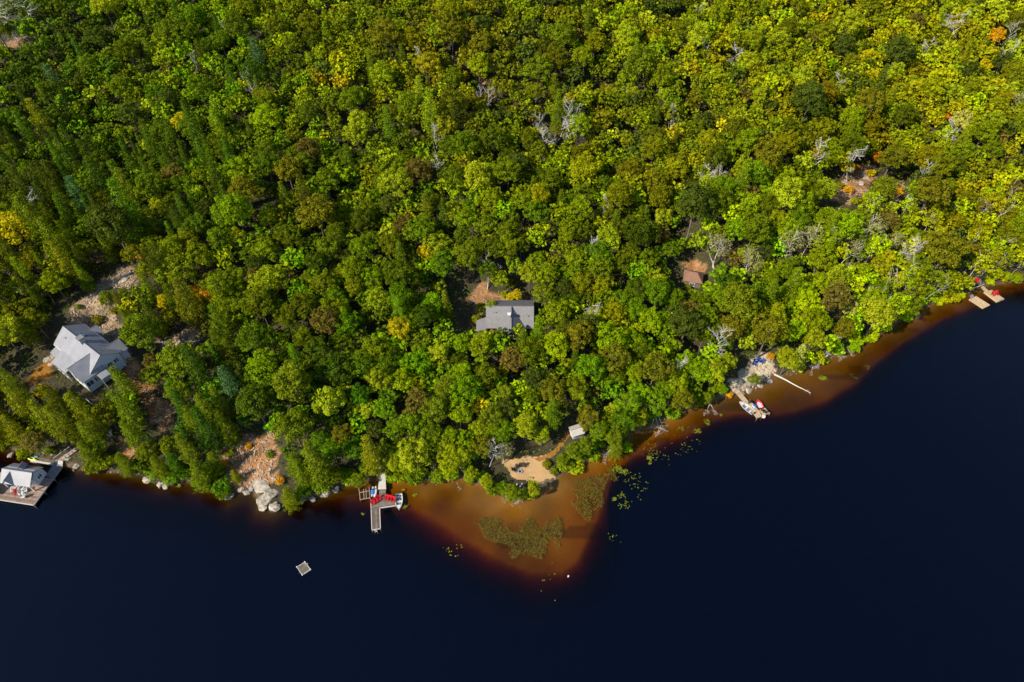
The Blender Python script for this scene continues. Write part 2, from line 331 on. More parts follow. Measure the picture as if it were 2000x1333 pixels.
wm, n, out = newmat('lake water')
tc = n.nodes.new('ShaderNodeTexCoord'); mp = n.nodes.new('ShaderNodeMapping'); mp.inputs['Scale'].default_value = (.55, 1.3, 1); mp.inputs['Rotation'].default_value = (0, 0, R(-25)); n.links.new(tc.outputs['Object'], mp.inputs['Vector'])
nz = n.nodes.new('ShaderNodeTexNoise'); nz.inputs['Scale'].default_value = .9; nz.inputs['Detail'].default_value = 5; nz.inputs['Roughness'].default_value = .6; n.links.new(mp.outputs[0], nz.inputs['Vector'])
bp = n.nodes.new('ShaderNodeBump'); bp.inputs['Strength'].default_value = .22; bp.inputs['Distance'].default_value = .2; n.links.new(nz.outputs['Fac'], bp.inputs['Height'])
fr = n.nodes.new('ShaderNodeFresnel'); fr.inputs['IOR'].default_value = 1.33; n.links.new(bp.outputs[0], fr.inputs['Normal'])
gl = n.nodes.new('ShaderNodeBsdfGlossy'); gl.inputs['Roughness'].default_value = .12; n.links.new(bp.outputs[0], gl.inputs['Normal'])
tr = n.nodes.new('ShaderNodeBsdfTransparent'); mx = n.nodes.new('ShaderNodeMixShader')
df = n.nodes.new('ShaderNodeBsdfDiffuse'); df.inputs['Color'].default_value = (.0, .07, .42, 1); da = n.nodes.new('ShaderNodeAttribute'); da.attribute_name = 'depth'
ml = n.nodes.new('ShaderNodeMath'); ml.operation = 'MULTIPLY'; ml.inputs[1].default_value = .011; n.links.new(da.outputs['Fac'], ml.inputs[0]); m2_ = n.nodes.new('ShaderNodeMixShader'); n.links.new(ml.outputs[0], m2_.inputs[0]); n.links.new(tr.outputs[0], m2_.inputs[1]); n.links.new(df.outputs[0], m2_.inputs[2])
gb = n.nodes.new('ShaderNodeNewGeometry'); ff = n.nodes.new('ShaderNodeMath'); ff.operation = 'SUBTRACT'; ff.inputs[0].default_value = 1.0; n.links.new(gb.outputs['Backfacing'], ff.inputs[1])
fm = n.nodes.new('ShaderNodeMath'); fm.operation = 'MULTIPLY'; n.links.new(fr.outputs[0], fm.inputs[0]); n.links.new(ff.outputs[0], fm.inputs[1])   # light leaving the water is not turned back
n.links.new(fm.outputs[0], mx.inputs[0]); n.links.new(m2_.outputs[0], mx.inputs[1]); n.links.new(gl.outputs[0], mx.inputs[2]); n.links.new(mx.outputs[0], out.inputs['Surface'])
va = n.nodes.new('ShaderNodeVolumeAbsorption'); va.inputs['Density'].default_value = 3.0; va.inputs['Color'].default_value = (.82, .70, .1, 1)
n.links.new(va.outputs[0], out.inputs['Volume'])
wxs = axis([(-2350, -350, 250), (-350, 450, 8), (450, 2350, 190)]); wys = axis([(-1350, 0, 90), (0, 240, 4), (240, 2500, 226)]); WX, WY = np.meshgrid(wxs, wys); wd = -H(WX, WY)
hh_, ww_ = WX.shape; ii = np.arange(hh_ * ww_).reshape(hh_, ww_); top = np.stack([WX.ravel(), WY.ravel(), np.zeros(WX.size)], 1)
bd_ = list(ii[0, :]) + list(ii[1:, -1]) + list(ii[-1, -2::-1]) + list(ii[-2:0:-1, 0]); nb_ = len(bd_); low_ = top[bd_].copy(); low_[:, 2] = -40; o_ = len(top)
Fw = [tuple(q) for q in np.stack([ii[:-1, :-1], ii[:-1, 1:], ii[1:, 1:], ii[1:, :-1]], -1).reshape(-1, 4).tolist()] + [(bd_[k], o_ + k, o_ + (k + 1) % nb_, bd_[(k + 1) % nb_]) for k in range(nb_)] + [tuple(o_ + k for k in range(nb_))[::-1]]
wme = bpy.data.meshes.new('lake_water'); wme.from_pydata([tuple(p) for p in top] + [tuple(p) for p in low_], [], [tuple(int(v) for v in f) for f in Fw]); wme.update()
a_ = wme.attributes.new('depth', 'FLOAT', 'POINT'); a_.data.foreach_set('value', np.concatenate([np.clip((wd.ravel() - 1.2) / 7, 0, 1), np.ones(nb_)]).astype(np.float32))
lake = finish('lake_water', wme, wm); lake['kind'] = 'structure'

def drape(name, poly, mat, dz=.05, step=.28, col=None):
    P = np.array(poly); x0, y0 = P.min(0); x1, y1 = P.max(0)
    X, Y = np.meshgrid(np.arange(x0, x1 + step, step), np.arange(y0, y1 + step, step)); h, w = X.shape; Z = np.maximum(H(X, Y), -.04) + dz
    i = np.arange(h * w).reshape(h, w); Fq = np.stack([i[:-1, :-1], i[:-1, 1:], i[1:, 1:], i[1:, :-1]], -1).reshape(-1, 4)
    jx = X + (vnoise(X / .8, Y / .8, 3) - .5) * .9
    c = inpoly((jx[:-1, :-1] + step / 2).ravel(), (Y[:-1, :-1] + step / 2).ravel(), poly)
    Fq = Fq[c]; u, inv = np.unique(Fq, return_inverse=True); V = np.stack([X.ravel(), Y.ravel(), Z.ravel()], 1)[u]
    o = finish(name, npmesh(name, V, inv.reshape(-1, 4), smooth=True), mat); o['kind'] = 'structure'; return o
M['sand'] = plain('beach sand', (.36, .225, .105), .95, .14, .5, 0, .1, .3, 3); M['pathsand'] = plain('trodden sandy path', (.21, .10, .02), .95, .25, .8, 0, .1, .3, 3)
drape('beach', SAND, M['sand'], .06)
pth = [(1048, 899), (1066, 893), (1082, 884), (1092, 874), (1099, 863), (1106, 852), (1114, 844)]
L = [(a - 4, b - 3) for a, b in pth] + [(a + 3.5, b + 3.5) for a, b in pth[::-1]]
drape('path', to_ground(L), M['pathsand'], .09, .3)

# ------------------------------------------------------------------ foliage shapes
def unit(v): return v / (np.linalg.norm(v, axis=-1, keepdims=True) + 1e-9)
def quads(P, N, size, rng, asp=.8, jit=.45):
    n = len(P); N = unit(N + rng.normal(0, jit, (n, 3))); t = unit(np.cross(N, rng.normal(0, 1, (n, 3)))); b = np.cross(N, t)
    s = (size * rng.uniform(.65, 1.3, n))[:, None]
    c = [P + t * s * rng.uniform(.8, 1.2, (n, 1)) , P + b * s * asp, P - t * s * rng.uniform(.8, 1.2, (n, 1)), P - b * s * asp]
    return np.stack(c, 1).reshape(-1, 3), np.arange(4 * n).reshape(n, 4)
def crown_lobed(seed, nl, rl, leaves, size, flat=.85, low=-.35, spread=1.0, hole=0.0):
    rng = np.random.default_rng(seed); D = []
    while len(D) < nl:      # lobes spread over the dome, no two on the same spot
        d = unit(rng.normal(0, 1, 3))
        if d[2] < low or any(np.dot(d, q) > 1 - .55 * rl[0] for q in D) and rng.random() < .93: continue
        D.append(d)
    Ps, Ns, Vs = [], [], []
    asym = rng.uniform(.74, 1.16, 8)
    for d in D:
        a = (math.atan2(d[1], d[0]) / (2 * math.pi) * 8) % 8; k = asym[int(a)]
        r = rng.uniform(*rl); c = d * rng.uniform(.55, .93) * np.array([k, k, flat * rng.uniform(.85, 1.1)]) * spread; n = int(leaves * (r / rl[1]) ** 2)
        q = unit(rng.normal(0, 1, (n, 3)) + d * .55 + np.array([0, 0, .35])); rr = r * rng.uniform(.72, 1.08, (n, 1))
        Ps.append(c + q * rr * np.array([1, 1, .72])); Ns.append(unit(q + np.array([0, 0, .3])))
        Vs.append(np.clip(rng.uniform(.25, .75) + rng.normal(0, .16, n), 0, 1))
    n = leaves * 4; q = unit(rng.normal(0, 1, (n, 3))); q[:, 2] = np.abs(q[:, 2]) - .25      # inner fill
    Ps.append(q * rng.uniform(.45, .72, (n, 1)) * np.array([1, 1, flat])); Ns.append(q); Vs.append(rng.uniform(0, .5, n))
    P = np.concatenate(Ps); N = np.concatenate(Ns); V = np.concatenate(Vs)
    if hole: k = rng.random(len(P)) > hole; P, N, V = P[k], N[k], V[k]
    v, f = quads(P, N, size, rng); return v, f, np.repeat(V, 4)
def crown_pine(seed, whorls=11, nb=6, z0=.25, H_=5.0, drop=-.1, tuft=.17, leaves=15, size=.055, power=.75, asp=.35):
    rng = np.random.default_rng(seed); Ps, Ns, Vs = [], [], []
    for w in range(whorls):
        t = w / (whorls - 1); z = H_ * (z0 + (1 - z0) * t); L = max((1 - t) ** power, .06) * rng.uniform(.85, 1.1) * (1 if t > .12 else .8)
        k = max(3, int(nb * (1 - .4 * t))); a0 = rng.uniform(0, 6.28)
        for i in range(k):
            a = a0 + i * 6.283 / k + rng.normal(0, .2); l = L * rng.uniform(.6, 1.12); nt_ = max(2, int(l * 6)); bv = rng.uniform(.25, .75)
            for j in range(nt_):
                u = .3 + .7 * (j + .6) / nt_; side = (1 - u) * .35 * l
                c = np.array([math.cos(a) * l * u, math.sin(a) * l * u, z + drop * l * u + .05 * u * u]) + rng.normal(0, .03, 3)
                n = leaves; q = unit(rng.normal(0, 1, (n, 3)) * np.array([1, 1, .6]) + np.array([0, 0, .4]))
                Ps.append(c + q * np.array([tuft, tuft, tuft * .45]) * rng.uniform(.5, 1.15, (n, 1)) * (1.1 - .3 * u)); Ns.append(q * np.array([.6, .6, 1])); Vs.append(np.clip(bv + rng.normal(0, .15, n), 0, 1))
    P = np.concatenate(Ps); N = np.concatenate(Ns); V = np.concatenate(Vs); v, f = quads(P, N, size, rng, asp, .5); return v, f, np.repeat(V, 4)
def trunk_mb(h, r, rng, limbs=5, reach=.5, zc=.55):
    m = MB(); p = Vector((0, 0, -1.0)); n = 5; lean = Vector((rng.uniform(-.04, .04), rng.uniform(-.04, .04), 0))
    for i in range(n):
        q = Vector((0, 0, h * (i + 1) / n)) + lean * h * (i + 1) / n; m.tube(p, q, r * (1 - .75 * i / n), r * (1 - .75 * (i + 1) / n), 7); p = q
    for i in range(limbs):
        a = i * 2.4 + rng.uniform(-.4, .4); z = h * (zc + .35 * i / max(1, limbs)); s = Vector((0, 0, z)) + lean * z
        e = s + Vector((math.cos(a), math.sin(a), .9)) * h * reach * rng.uniform(.3, .5); m.tube(s, e, r * .38, r * .12, 5)
    return m
def bare_mb(seed, h, r, branches, spread, depth=2, curve=.05, n=6, start=.3):
    rng = random.Random(seed); m = MB(); r0_ = r
    def limb(p, d, L, r, lv):
        k = 4; seg = L / k; pts = [p]
        for i in range(k):
            d = (d + Vector((rng.gauss(0, .09), rng.gauss(0, .09), rng.gauss(0, .05) + (.05 if lv else 0)))).normalized(); q = p + d * seg
            m.tube(p, q, r * (1 - .85 * i / k), r * (1 - .85 * (i + 1) / k), n if lv == 0 else 4); p = q; pts.append((p, d, r * (1 - .8 * (i + 1) / k)))
        return pts
    base = limb(Vector((0, 0, -.5)), Vector((rng.uniform(-curve, curve), rng.uniform(-curve, curve), 1)), h, r, 0)[1:]
    def sub(p, d, L, r, lv):
        pts = limb(p, d, L, r, 1)[1:]
        if lv > 0:
            for (q, dd, rr) in pts[:-1]:
                for s in range(2):
                    e = (dd + Vector((rng.gauss(0, .6), rng.gauss(0, .6), rng.gauss(.1, .4)))).normalized(); sub(q, e, L * rng.uniform(.35, .55), max(rr * .6, r0_ * .07), lv - 1)
    for i in range(branches):
        t = start + (1 - start) * i / branches; z = h * t; a = rng.uniform(0, 6.28); d = Vector((math.cos(a), math.sin(a), spread)).normalized()
        k = min(3, int(t * 4)); pb = base[k][0] if k == 3 else base[k][0].lerp(base[min(k + 1, 3)][0], t * 4 - k) if k < 3 else base[3][0]
        pb = Vector((pb.x, pb.y, z)) if True else pb
        sub(pb, d, h * rng.uniform(.22, .36) * (1.15 - .5 * t), r * .42 * (1 - .5 * t), depth - 1)
    return m
def meshof(mb, name):
    me = bpy.data.meshes.new(name); me.from_pydata(mb.v, [], mb.f); me.update(); me.attributes.new('board', 'FLOAT', 'POINT'); return me
KINDS = {}      # kind -> list of (crown mesh or None, trunk mesh, trunk material); crown radius 1, crown centre height zc
def crown_mesh(name, vfa, mat, zoff):
    v, f, a = vfa; v = v.copy(); v[:, 2] += zoff; me = npmesh(name, v, f, {'leaf_var': a}); me.materials.append(mat); return me
def trunkmesh(mb, mat):
    me = meshof(mb, 'trunk'); me.materials.append(mat); return me
rt = random.Random(5)
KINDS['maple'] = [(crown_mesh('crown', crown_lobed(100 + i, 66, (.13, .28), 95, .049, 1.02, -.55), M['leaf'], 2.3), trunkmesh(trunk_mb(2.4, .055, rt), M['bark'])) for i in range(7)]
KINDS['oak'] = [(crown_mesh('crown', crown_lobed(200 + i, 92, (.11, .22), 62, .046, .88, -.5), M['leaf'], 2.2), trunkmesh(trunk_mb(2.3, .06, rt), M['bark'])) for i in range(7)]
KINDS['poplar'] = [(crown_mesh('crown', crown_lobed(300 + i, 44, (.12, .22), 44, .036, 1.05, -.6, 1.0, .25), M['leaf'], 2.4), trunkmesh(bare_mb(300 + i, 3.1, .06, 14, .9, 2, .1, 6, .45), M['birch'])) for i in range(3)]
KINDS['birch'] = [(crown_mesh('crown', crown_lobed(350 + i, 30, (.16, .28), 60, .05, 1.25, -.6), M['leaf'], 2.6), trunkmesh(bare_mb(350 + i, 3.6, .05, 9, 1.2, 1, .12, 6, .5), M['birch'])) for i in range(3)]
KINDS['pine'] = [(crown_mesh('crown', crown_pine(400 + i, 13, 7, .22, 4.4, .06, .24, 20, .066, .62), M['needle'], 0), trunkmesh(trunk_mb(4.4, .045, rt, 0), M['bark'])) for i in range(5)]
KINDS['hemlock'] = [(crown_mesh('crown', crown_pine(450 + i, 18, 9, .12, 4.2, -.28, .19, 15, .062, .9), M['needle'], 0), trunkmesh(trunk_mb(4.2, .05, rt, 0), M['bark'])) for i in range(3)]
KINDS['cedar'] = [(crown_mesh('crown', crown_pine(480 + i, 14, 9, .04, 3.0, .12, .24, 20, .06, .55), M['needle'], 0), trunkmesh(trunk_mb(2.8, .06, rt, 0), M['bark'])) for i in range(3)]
KINDS['shrub'] = [(crown_mesh('shrub', crown_lobed(500 + i, 18, (.24, .42), 70, .085, .75, -.1), M['leaf'], .5), None) for i in range(4)]
SNAG = [trunkmesh(bare_mb(600 + i, 1.0, .024, 11, .55, 3, .06, 6, .3), M['dead']) for i in range(4)]
PINESNAG = [trunkmesh(bare_mb(640 + i, 1.0, .018, 26, .02, 2, .02, 6, .2), M['dead']) for i in range(2)]
LEANER = [trunkmesh(bare_mb(680 + i, 1.0, .018, 5, 1.1, 2, .06, 6, .5), M['birch']) for i in range(4)]
ZC = dict(maple=2.3, oak=2.2, poplar=2.4, birch=2.6, pine=3.2, hemlock=2.2, cedar=1.5, shrub=.5)

# ------------------------------------------------------------------ colours of the woods
CTRL = [(100, 100, 72, 98, 24), (400, 100, 92, 124, 20), (700, 100, 100, 120, 20), (900, 150, 98, 108, 24), (1200, 100, 104, 124, 20), (1500, 80, 114, 134, 20), (1800, 100, 122, 136, 20), (1950, 300, 108, 126, 20), (1600, 250, 98, 112, 18),
 (1300, 300, 98, 116, 20), (1000, 350, 96, 118, 18), (700, 350, 90, 116, 20), (400, 350, 84, 114, 20), (150, 350, 72, 100, 22), (100, 500, 98, 114, 18), (350, 600, 100, 116, 20), (600, 600, 88, 118, 18), (850, 600, 88, 122, 18), (1150, 600, 94, 118, 18),
 (1500, 500, 104, 142, 18), (1750, 550, 128, 158, 16), (1600, 620, 118, 152, 16), (1400, 700, 94, 130, 16), (1200, 780, 94, 130, 18), (900, 830, 102, 132, 18), (650, 800, 76, 116, 20), (400, 800, 62, 98, 24), (100, 800, 92, 104, 16), (1900, 450, 116, 130, 16)]
CA = np.array(CTRL, float)
def zone(px, py):
    w = 1 / ((CA[:, 0] - px) ** 2 + (CA[:, 1] - py) ** 2 + 2500) ** 1.5; return (CA[:, 2:] * w[:, None]).sum(0) / w.sum()
NAMED = dict(lime=(133, 156, 28), yellow=(172, 172, 24), gold=(182, 148, 28), orange=(214, 128, 28), peach=(200, 150, 85), pale=(155, 168, 78), dark=(66, 84, 28), olive=(100, 108, 24), green=(96, 118, 22), bright=(126, 148, 24), silver=(138, 146, 100), blue=(66, 104, 62), brown=(103, 100, 42), moss=(96, 118, 22), yolive=(110, 124, 22))
WORDS = dict(lime='lime green', yellow='yellow', gold='golden yellow', orange='orange', peach='peach-coloured', pale='pale green', dark='dark olive', olive='olive', green='deep green', bright='bright green', silver='silvery grey-green', blue='bluish green', brown='brownish', moss='mossy green', yolive='yellowish olive')
LEAFK = .95
def tint_of(rgb, rng, j=.08):
    c = np.array(lin(rgb)) * LEAFK * np.array([1.18, .96, .75]); c = c * rng.uniform(1 - j, 1 + j); c[0] *= rng.uniform(.93, 1.07); return [float(v) for v in np.clip(c, .002, .6)]
def closest(rgb):
    b = None
    for k, c in NAMED.items():
        if k in ('orange', 'peach', 'gold', 'silver', 'blue', 'pale'): continue
        d = sum((a - b_) ** 2 for a, b_ in zip(rgb, c))
        if b is None or d < b[0]: b = (d, k)
    return b[1]
MARKS = [('the big grey-roofed house', 170, 700), ('the grey-roofed cabin', 990, 620), ('the brown-roofed cabin', 1350, 540), ('the boathouse', 60, 925), ('the red-chair dock', 745, 950), ('the sandy beach', 1020, 905),
 ('the red-boat dock', 1475, 760), ('the twin pale floats', 1920, 570), ('the tall lone pine', 818, 170), ('the rusty clearing', 1690, 360), ('the bleached snags', 35, 40), ('the bare tree cluster', 1095, 245), ('the shore boulders', 500, 940),
 ('the orange-leaved tree', 408, 555), ('the yellow crown', 1189, 468), ('the bare grey tree', 1892, 55), ('the yellow sapling', 510, 158), ('the silvery poplars', 1560, 480), ('the high orange crown', 1867, 192), ('the lime crown', 355, 238), ('the yellow-leaved sapling', 1278, 227), ('the small white shed', 1122, 838)]
def place_phrase(px, py):
    bst = min(MARKS, key=lambda m: (m[1] - px) ** 2 + (m[2] - py) ** 2); dx, dy = px - bst[1], py - bst[2]; r = math.hypot(dx, dy)
    a = math.degrees(math.atan2(-dy, dx)) % 360; sec = ['right of', 'uphill right of', 'uphill of', 'uphill left of', 'left of', 'downhill left of', 'downhill of', 'downhill right of'][int((a + 22.5) // 45) % 8]
    near = 'just' if r < 45 else 'close' if r < 90 else 'well' if r < 150 else 'fairly far' if r < 220 else 'far'
    return f'{near} {sec} {bst[0]}'
TREES = []   # x, y, R, kind, rgb, colour name, px, py, hand
def set_tree(px, py, rpx, kind, col, jit=0):
    rgb = NAMED[col]; 
    z = zone(px, py)
    if col == 'mid': pass
    # find where it stands
    R0 = rpx / 6.0
    for _ in range(3):
        p = ground_at(px, py, ZC[kind] * R0); dp = proj((p.x, p.y, p.z + ZC[kind] * R0))[2]; R0 = rpx * dp / FPX
    TREES.append((p.x, p.y, R0, kind, rgb, col, px, py, True))
HAND = """355 240 24 m yellow;397 318 9 m orange;490 238 9 m peach;68 217 26 p yolive;507 157 8 m yellow;526 160 9 m orange;567 247 8 m gold;415 182 15 m lime;205 15 24 m lime;460 45 18 b pale;445 72 10 m lime;
1278 227 10 m yellow;1095 210 13 m yolive;1056 218 8 m gold;1038 235 7 m peach;1189 468 27 m lime;1367 65 26 m lime;1435 60 18 m lime;1475 66 22 m lime;1460 125 20 m lime;1385 38 13 m pale;1372 18 14 m pale;1397 140 14 m lime;
1422 152 10 m lime;1400 176 12 m lime;1482 190 18 m lime;1460 255 18 m lime;1475 212 12 m lime;1235 185 16 m lime;1295 188 15 m lime;1168 183 12 m lime;1200 195 10 m lime;1455 324 18 m lime;1265 297 12 m yolive;
1655 52 27 m lime;1520 75 22 m lime;1605 68 20 m yolive;1672 100 15 m lime;1662 122 17 m yolive;1697 112 15 m yellow;1700 150 16 m yellow;1750 140 21 m lime;1787 130 15 m lime;1777 165 17 m lime;1570 150 22 m lime;1542 157 9 m gold;
1527 135 12 m lime;1780 197 12 m yellow;1867 192 12 m orange;1855 225 8 m orange;1717 305 13 m orange;1635 307 15 m gold;1655 325 14 m yellow;1822 150 11 m yellow;1922 130 14 m yellow;1947 70 15 m gold;1842 290 20 m lime;1882 232 20 m pale;
1937 240 22 m lime;1960 120 16 s silver;1988 195 20 s silver;1580 195 38 o dark;1757 97 32 o dark;1650 84 26 o dark;325 485 13 m yellow;370 478 26 m yolive;312 398 24 m bright;215 438 48 o dark;345 523 38 o moss;408 548 17 m orange;
404 576 18 m gold;377 563 9 m orange;320 588 16 m yellow;332 617 17 m yolive;355 585 9 m gold;277 498 12 m peach;282 533 17 m yolive;462 465 21 m lime;397 338 10 m lime;465 423 6 m orange;490 415 9 m yellow;210 585 17 m moss;240 573 13 m moss;
272 650 38 m moss;242 358 27 p moss;147 372 27 p blue;100 462 28 p moss;118 502 24 p yolive;207 480 19 h green;523 425 20 m lime;520 545 33 m bright;832 495 17 m yellow;795 505 13 m brown;640 483 25 m green;695 563 23 o yolive;740 583 25 m bright;
660 540 17 m moss;870 595 22 h green;912 503 27 m green;950 438 23 m green;602 542 20 m green;890 335 20 o yolive;810 583 22 m green;1297 385 16 m lime;1297 425 19 m lime;1382 360 23 m lime;1422 358 17 m yolive;1360 400 43 o dark;
1117 488 14 m lime;1035 533 24 m bright;1285 558 24 m lime;1342 625 40 o dark;1445 592 42 o moss;1195 575 13 m moss;1540 380 32 m lime;1612 368 22 m lime;1592 353 16 m green;1725 370 26 m green;1820 378 36 o olive;1407 478 26 s silver;1467 513 26 s silver;
1495 483 15 s silver;1580 465 25 s silver;1545 475 28 s silver;1537 510 17 s silver;1707 446 24 s silver;1667 455 14 s silver;1670 480 18 s silver;1662 520 13 s silver;1752 470 18 s pale;1730 503 16 m yellow;1755 548 14 m yellow;1720 548 18 m lime;
1582 548 15 m lime;1635 543 27 m bright;1770 588 28 o green;1717 613 33 m lime;1660 595 20 m pale;1650 640 25 o olive;1845 493 43 o olive;1922 408 20 s brown;1885 553 16 m bright;
232 738 27 p green;240 792 30 p green;250 840 24 p moss;30 775 28 p yolive;72 800 28 p yolive;20 830 24 p yolive;110 820 26 p yolive;150 795 28 p yolive;170 845 24 p moss;175 885 24 c moss;12 735 20 p moss;
352 705 38 m green;300 730 26 m green;440 735 28 p blue;395 790 30 p moss;355 770 26 m green;430 790 28 h green;440 835 26 h green;245 905 22 c moss;312 912 21 c green;285 880 20 m moss;392 925 30 c moss;360 870 24 p moss;372 815 22 p moss;420 905 22 c moss;460 930 12 c yolive;330 870 20 m green;
570 750 42 m moss;570 830 36 m moss;645 785 30 m lime;690 800 16 m bright;720 795 22 m lime;740 738 28 m bright;690 700 22 m green;610 720 30 o moss;665 850 26 o olive;616 905 36 h green;722 882 32 p yolive;810 885 34 m lime;770 900 22 m bright;565 970 23 c green;590 930 22 h green;655 925 15 m moss;700 935 16 m moss;
850 800 30 m moss;870 760 28 m moss;860 870 24 m bright;905 890 22 m bright;945 870 26 o olive;960 820 26 m moss;985 880 20 s silver;985 770 24 m green;1000 700 30 o brown;1028 832 26 m bright;1058 850 19 m bright;1080 760 30 o olive;1150 812 28 o olive;1200 848 24 m moss;1226 826 13 h blue;1200 800 18 m lime;1120 880 17 m moss;1145 872 18 m moss;1100 895 14 m moss;
1002 962 19 m moss;1042 955 15 m bright;920 925 15 m bright;950 938 14 m bright;1205 868 20 h moss;1250 815 18 m bright;1330 780 24 m olive;1380 775 15 m moss;1395 725 26 m bright;1418 704 20 m bright;1472 741 13 o green;1540 700 24 m bright;1562 690 18 p pale;1590 660 22 m bright;
1500 650 36 o olive;1430 640 30 o olive;1280 720 36 o olive;1200 700 32 o olive;1130 660 32 o olive;520 480 20 o olive;620 420 38 o olive;480 370 34 o olive;560 330 30 o olive;818 170 20 p lime;880 150 24 o moss;960 600 14 m bright;975 545 18 m bright;1010 575 10 m yellow;
500 105 22 p blue;100 150 24 p blue;190 70 26 o dark;330 60 28 o moss;75 340 26 o dark;20 360 28 o dark;20 300 22 m green;750 60 34 o olive;880 60 32 o olive;1100 60 34 o moss;1250 120 34 o moss;1050 130 34 o moss;940 90 26 o olive;1700 200 30 o olive;1750 300 34 o olive;1500 300 34 o olive"""
KM = dict(m='maple', o='oak', p='pine', h='hemlock', c='cedar', s='poplar', b='birch')
for ln in HAND.replace('\n', '').split(';'):
    a, b_, r_, k_, c_ = ln.split(); set_tree(float(a), float(b_), float(r_), KM[k_], c_)
KEEP = [p for _, p in MASK.values()] + CLEAR_EXTRA
frng = np.random.default_rng(77)
SUNNY = [(HOUSE_P.z + 5, HOUSE_P.x, HOUSE_P.y, 8), (HOUSE_P.z + 4, HOUSE_P.x - 5, HOUSE_P.y - 5, 5), (CABIN_P.z + 4, CABIN_P.x, CABIN_P.y + 1, 4)]
for a_, b_, r_ in [(1482, 712, 3), (1445, 755, 2.5), (1500, 740, 2.5), (1010, 915, 3.5), (1055, 905, 2.5), (1085, 880, 2), (500, 920, 4.5), (480, 870, 3), (200, 610, 4), (78, 725, 4.5), (1122, 838, 1.5), (1345, 545, 2), (1905, 550, 2), (1665, 368, 4.5), (1755, 370, 2.5), (1352, 525, 2.5), (30, 82, 3), (1092, 255, 2.5), (960, 575, 3), (1100, 862, 2), (1068, 893, 2)]: g_ = ground_at(a_, b_); SUNNY.append((g_.z, g_.x, g_.y, r_))
cell = {}
def ckey(x, y): return (int(x // 6), int(y // 6))
def put(i): cell.setdefault(ckey(TREES[i][0], TREES[i][1]), []).append(i)
for i in range(len(TREES)): put(i)
def free(x, y, r):
    cx_, cy_ = ckey(x, y)
    for a in range(cx_ - 2, cx_ + 3):
        for c in range(cy_ - 2, cy_ + 3):
            for i in cell.get((a, c), ()):
                t = TREES[i]
                if math.hypot(t[0] - x, t[1] - y) < (.50 if r > 2.6 else .55) * (t[2] + r): return False
    return True
NC = 52000
cxs = frng.uniform(-175, 300, NC); cys = frng.uniform(62, 330, NC); hh = H(cxs, cys); dsh = segdist(cxs, cys, SHORE); land = inpoly(cxs, cys, LAND)
for i in range(NC):
    if not land[i] or dsh[i] < .6: continue
    px, py, dp = proj((cxs[i], cys[i], hh[i]))
    if px < -110 or px > 2110 or py < -80 or (i > NC * .7 and (px < 0 or px > 2000 or py < 0)): continue
    R0 = frng.choice([frng.uniform(2.2, 2.9), frng.uniform(2.8, 3.8), frng.uniform(3.7, 4.9)], p=[.3, .5, .2])
    if i > NC * .45: R0 = frng.uniform(1.8, 2.7)
    if i > NC * .7: R0 = frng.uniform(1.3, 2.2)
    if py < 360: R0 *= .86
    if dsh[i] < 5: R0 = min(R0, 3.2)
    if px > 1650 and py > 380: R0 = min(R0, 3.2)
    if not free(cxs[i], cys[i], R0): continue
    pineprob = .42 if px < 480 and py > 300 else .10 if px < 520 else .04
    u = frng.random(); kind = ('pine' if frng.random() < .5 else 'hemlock') if u < pineprob else ('maple' if frng.random() < .52 else 'oak')
    if dsh[i] < 6 and px < 700: kind = 'cedar' if frng.random() < .6 else kind
    if px > 1640 and py > 420 and frng.random() < .3: kind = 'birch'
    kx, ky, dk_ = proj((cxs[i], cys[i], hh[i] + ZC[kind] * R0)); rp = R0 * FPX / dk_ * .92
    bad = False
    tx = kx + rp * np.array([0, 1, -1, 0, 0, .7, -.7, .7, -.7, .5, -.5]); ty = ky + rp * np.array([0, 0, 0, 1, -1, .7, .7, -.7, -.7, 0, 0])
    tx = np.append(tx, px); ty = np.append(ty, py)
    if kind in ('pine', 'hemlock', 'cedar'):
        qx, qy, _ = proj((cxs[i], cys[i], hh[i] + 4.4 * R0)); tx = np.append(tx, [qx, (qx + kx) / 2]); ty = np.append(ty, [qy, (qy + ky) / 2])
    for poly in KEEP:
        if inpoly(tx, ty, poly).any(): bad = True; break
    if not bad:
        hs_ = hh[i] + ZC[kind] * R0 * 1.1
        for gz, cx_, cy_, rr_c in SUNNY:
            k_ = (hs_ - gz) / math.tan(R(SUN_EL)); sx, sy = cxs[i] + math.cos(R(SHADOW_AZ)) * k_, cys[i] + math.sin(R(SHADOW_AZ)) * k_
            if k_ > 0 and math.hypot(sx - cx_, sy - cy_) < rr_c + R0 * .8: bad = True; break
    if bad: continue
    z = zone(kx, ky); f = {'maple': (1.05, 1.03, .9), 'oak': (.93, .93, 1.0), 'pine': (.92, .92, 1.0), 'hemlock': (.86, .91, 1.05), 'cedar': (1.0, .98, .9), 'birch': (1.15, 1.12, 1.2)}[kind]
    q = frng.random(); lum = float(np.clip(frng.normal(1, .13), .72, 1.3)); hue = frng.normal(0, .045)
    rgb = np.array([z[0] * f[0] * lum * (1 + hue), z[1] * f[1] * lum * (1 - hue * .3), z[2] * f[2]])
    ylw = .13 if kx > 1300 and ky < 400 else .05
    if kind == 'maple' and q < ylw: rgb = np.array(NAMED['lime']) * frng.uniform(.88, 1.05)
    elif kind == 'maple' and q < ylw + .008: rgb = np.array(NAMED['yellow']) * frng.uniform(.85, 1)
    elif kind == 'oak' and q < .05: rgb = np.array(NAMED['brown']) * frng.uniform(.85, 1)
    elif kind == 'oak' and q < .18: rgb = np.array(NAMED['dark']) * frng.uniform(.9, 1.1)
    rgb = tuple(np.clip(rgb, 5, 230)); TREES.append((cxs[i], cys[i], R0, kind, rgb, closest(rgb), kx, ky, False)); put(len(TREES) - 1)

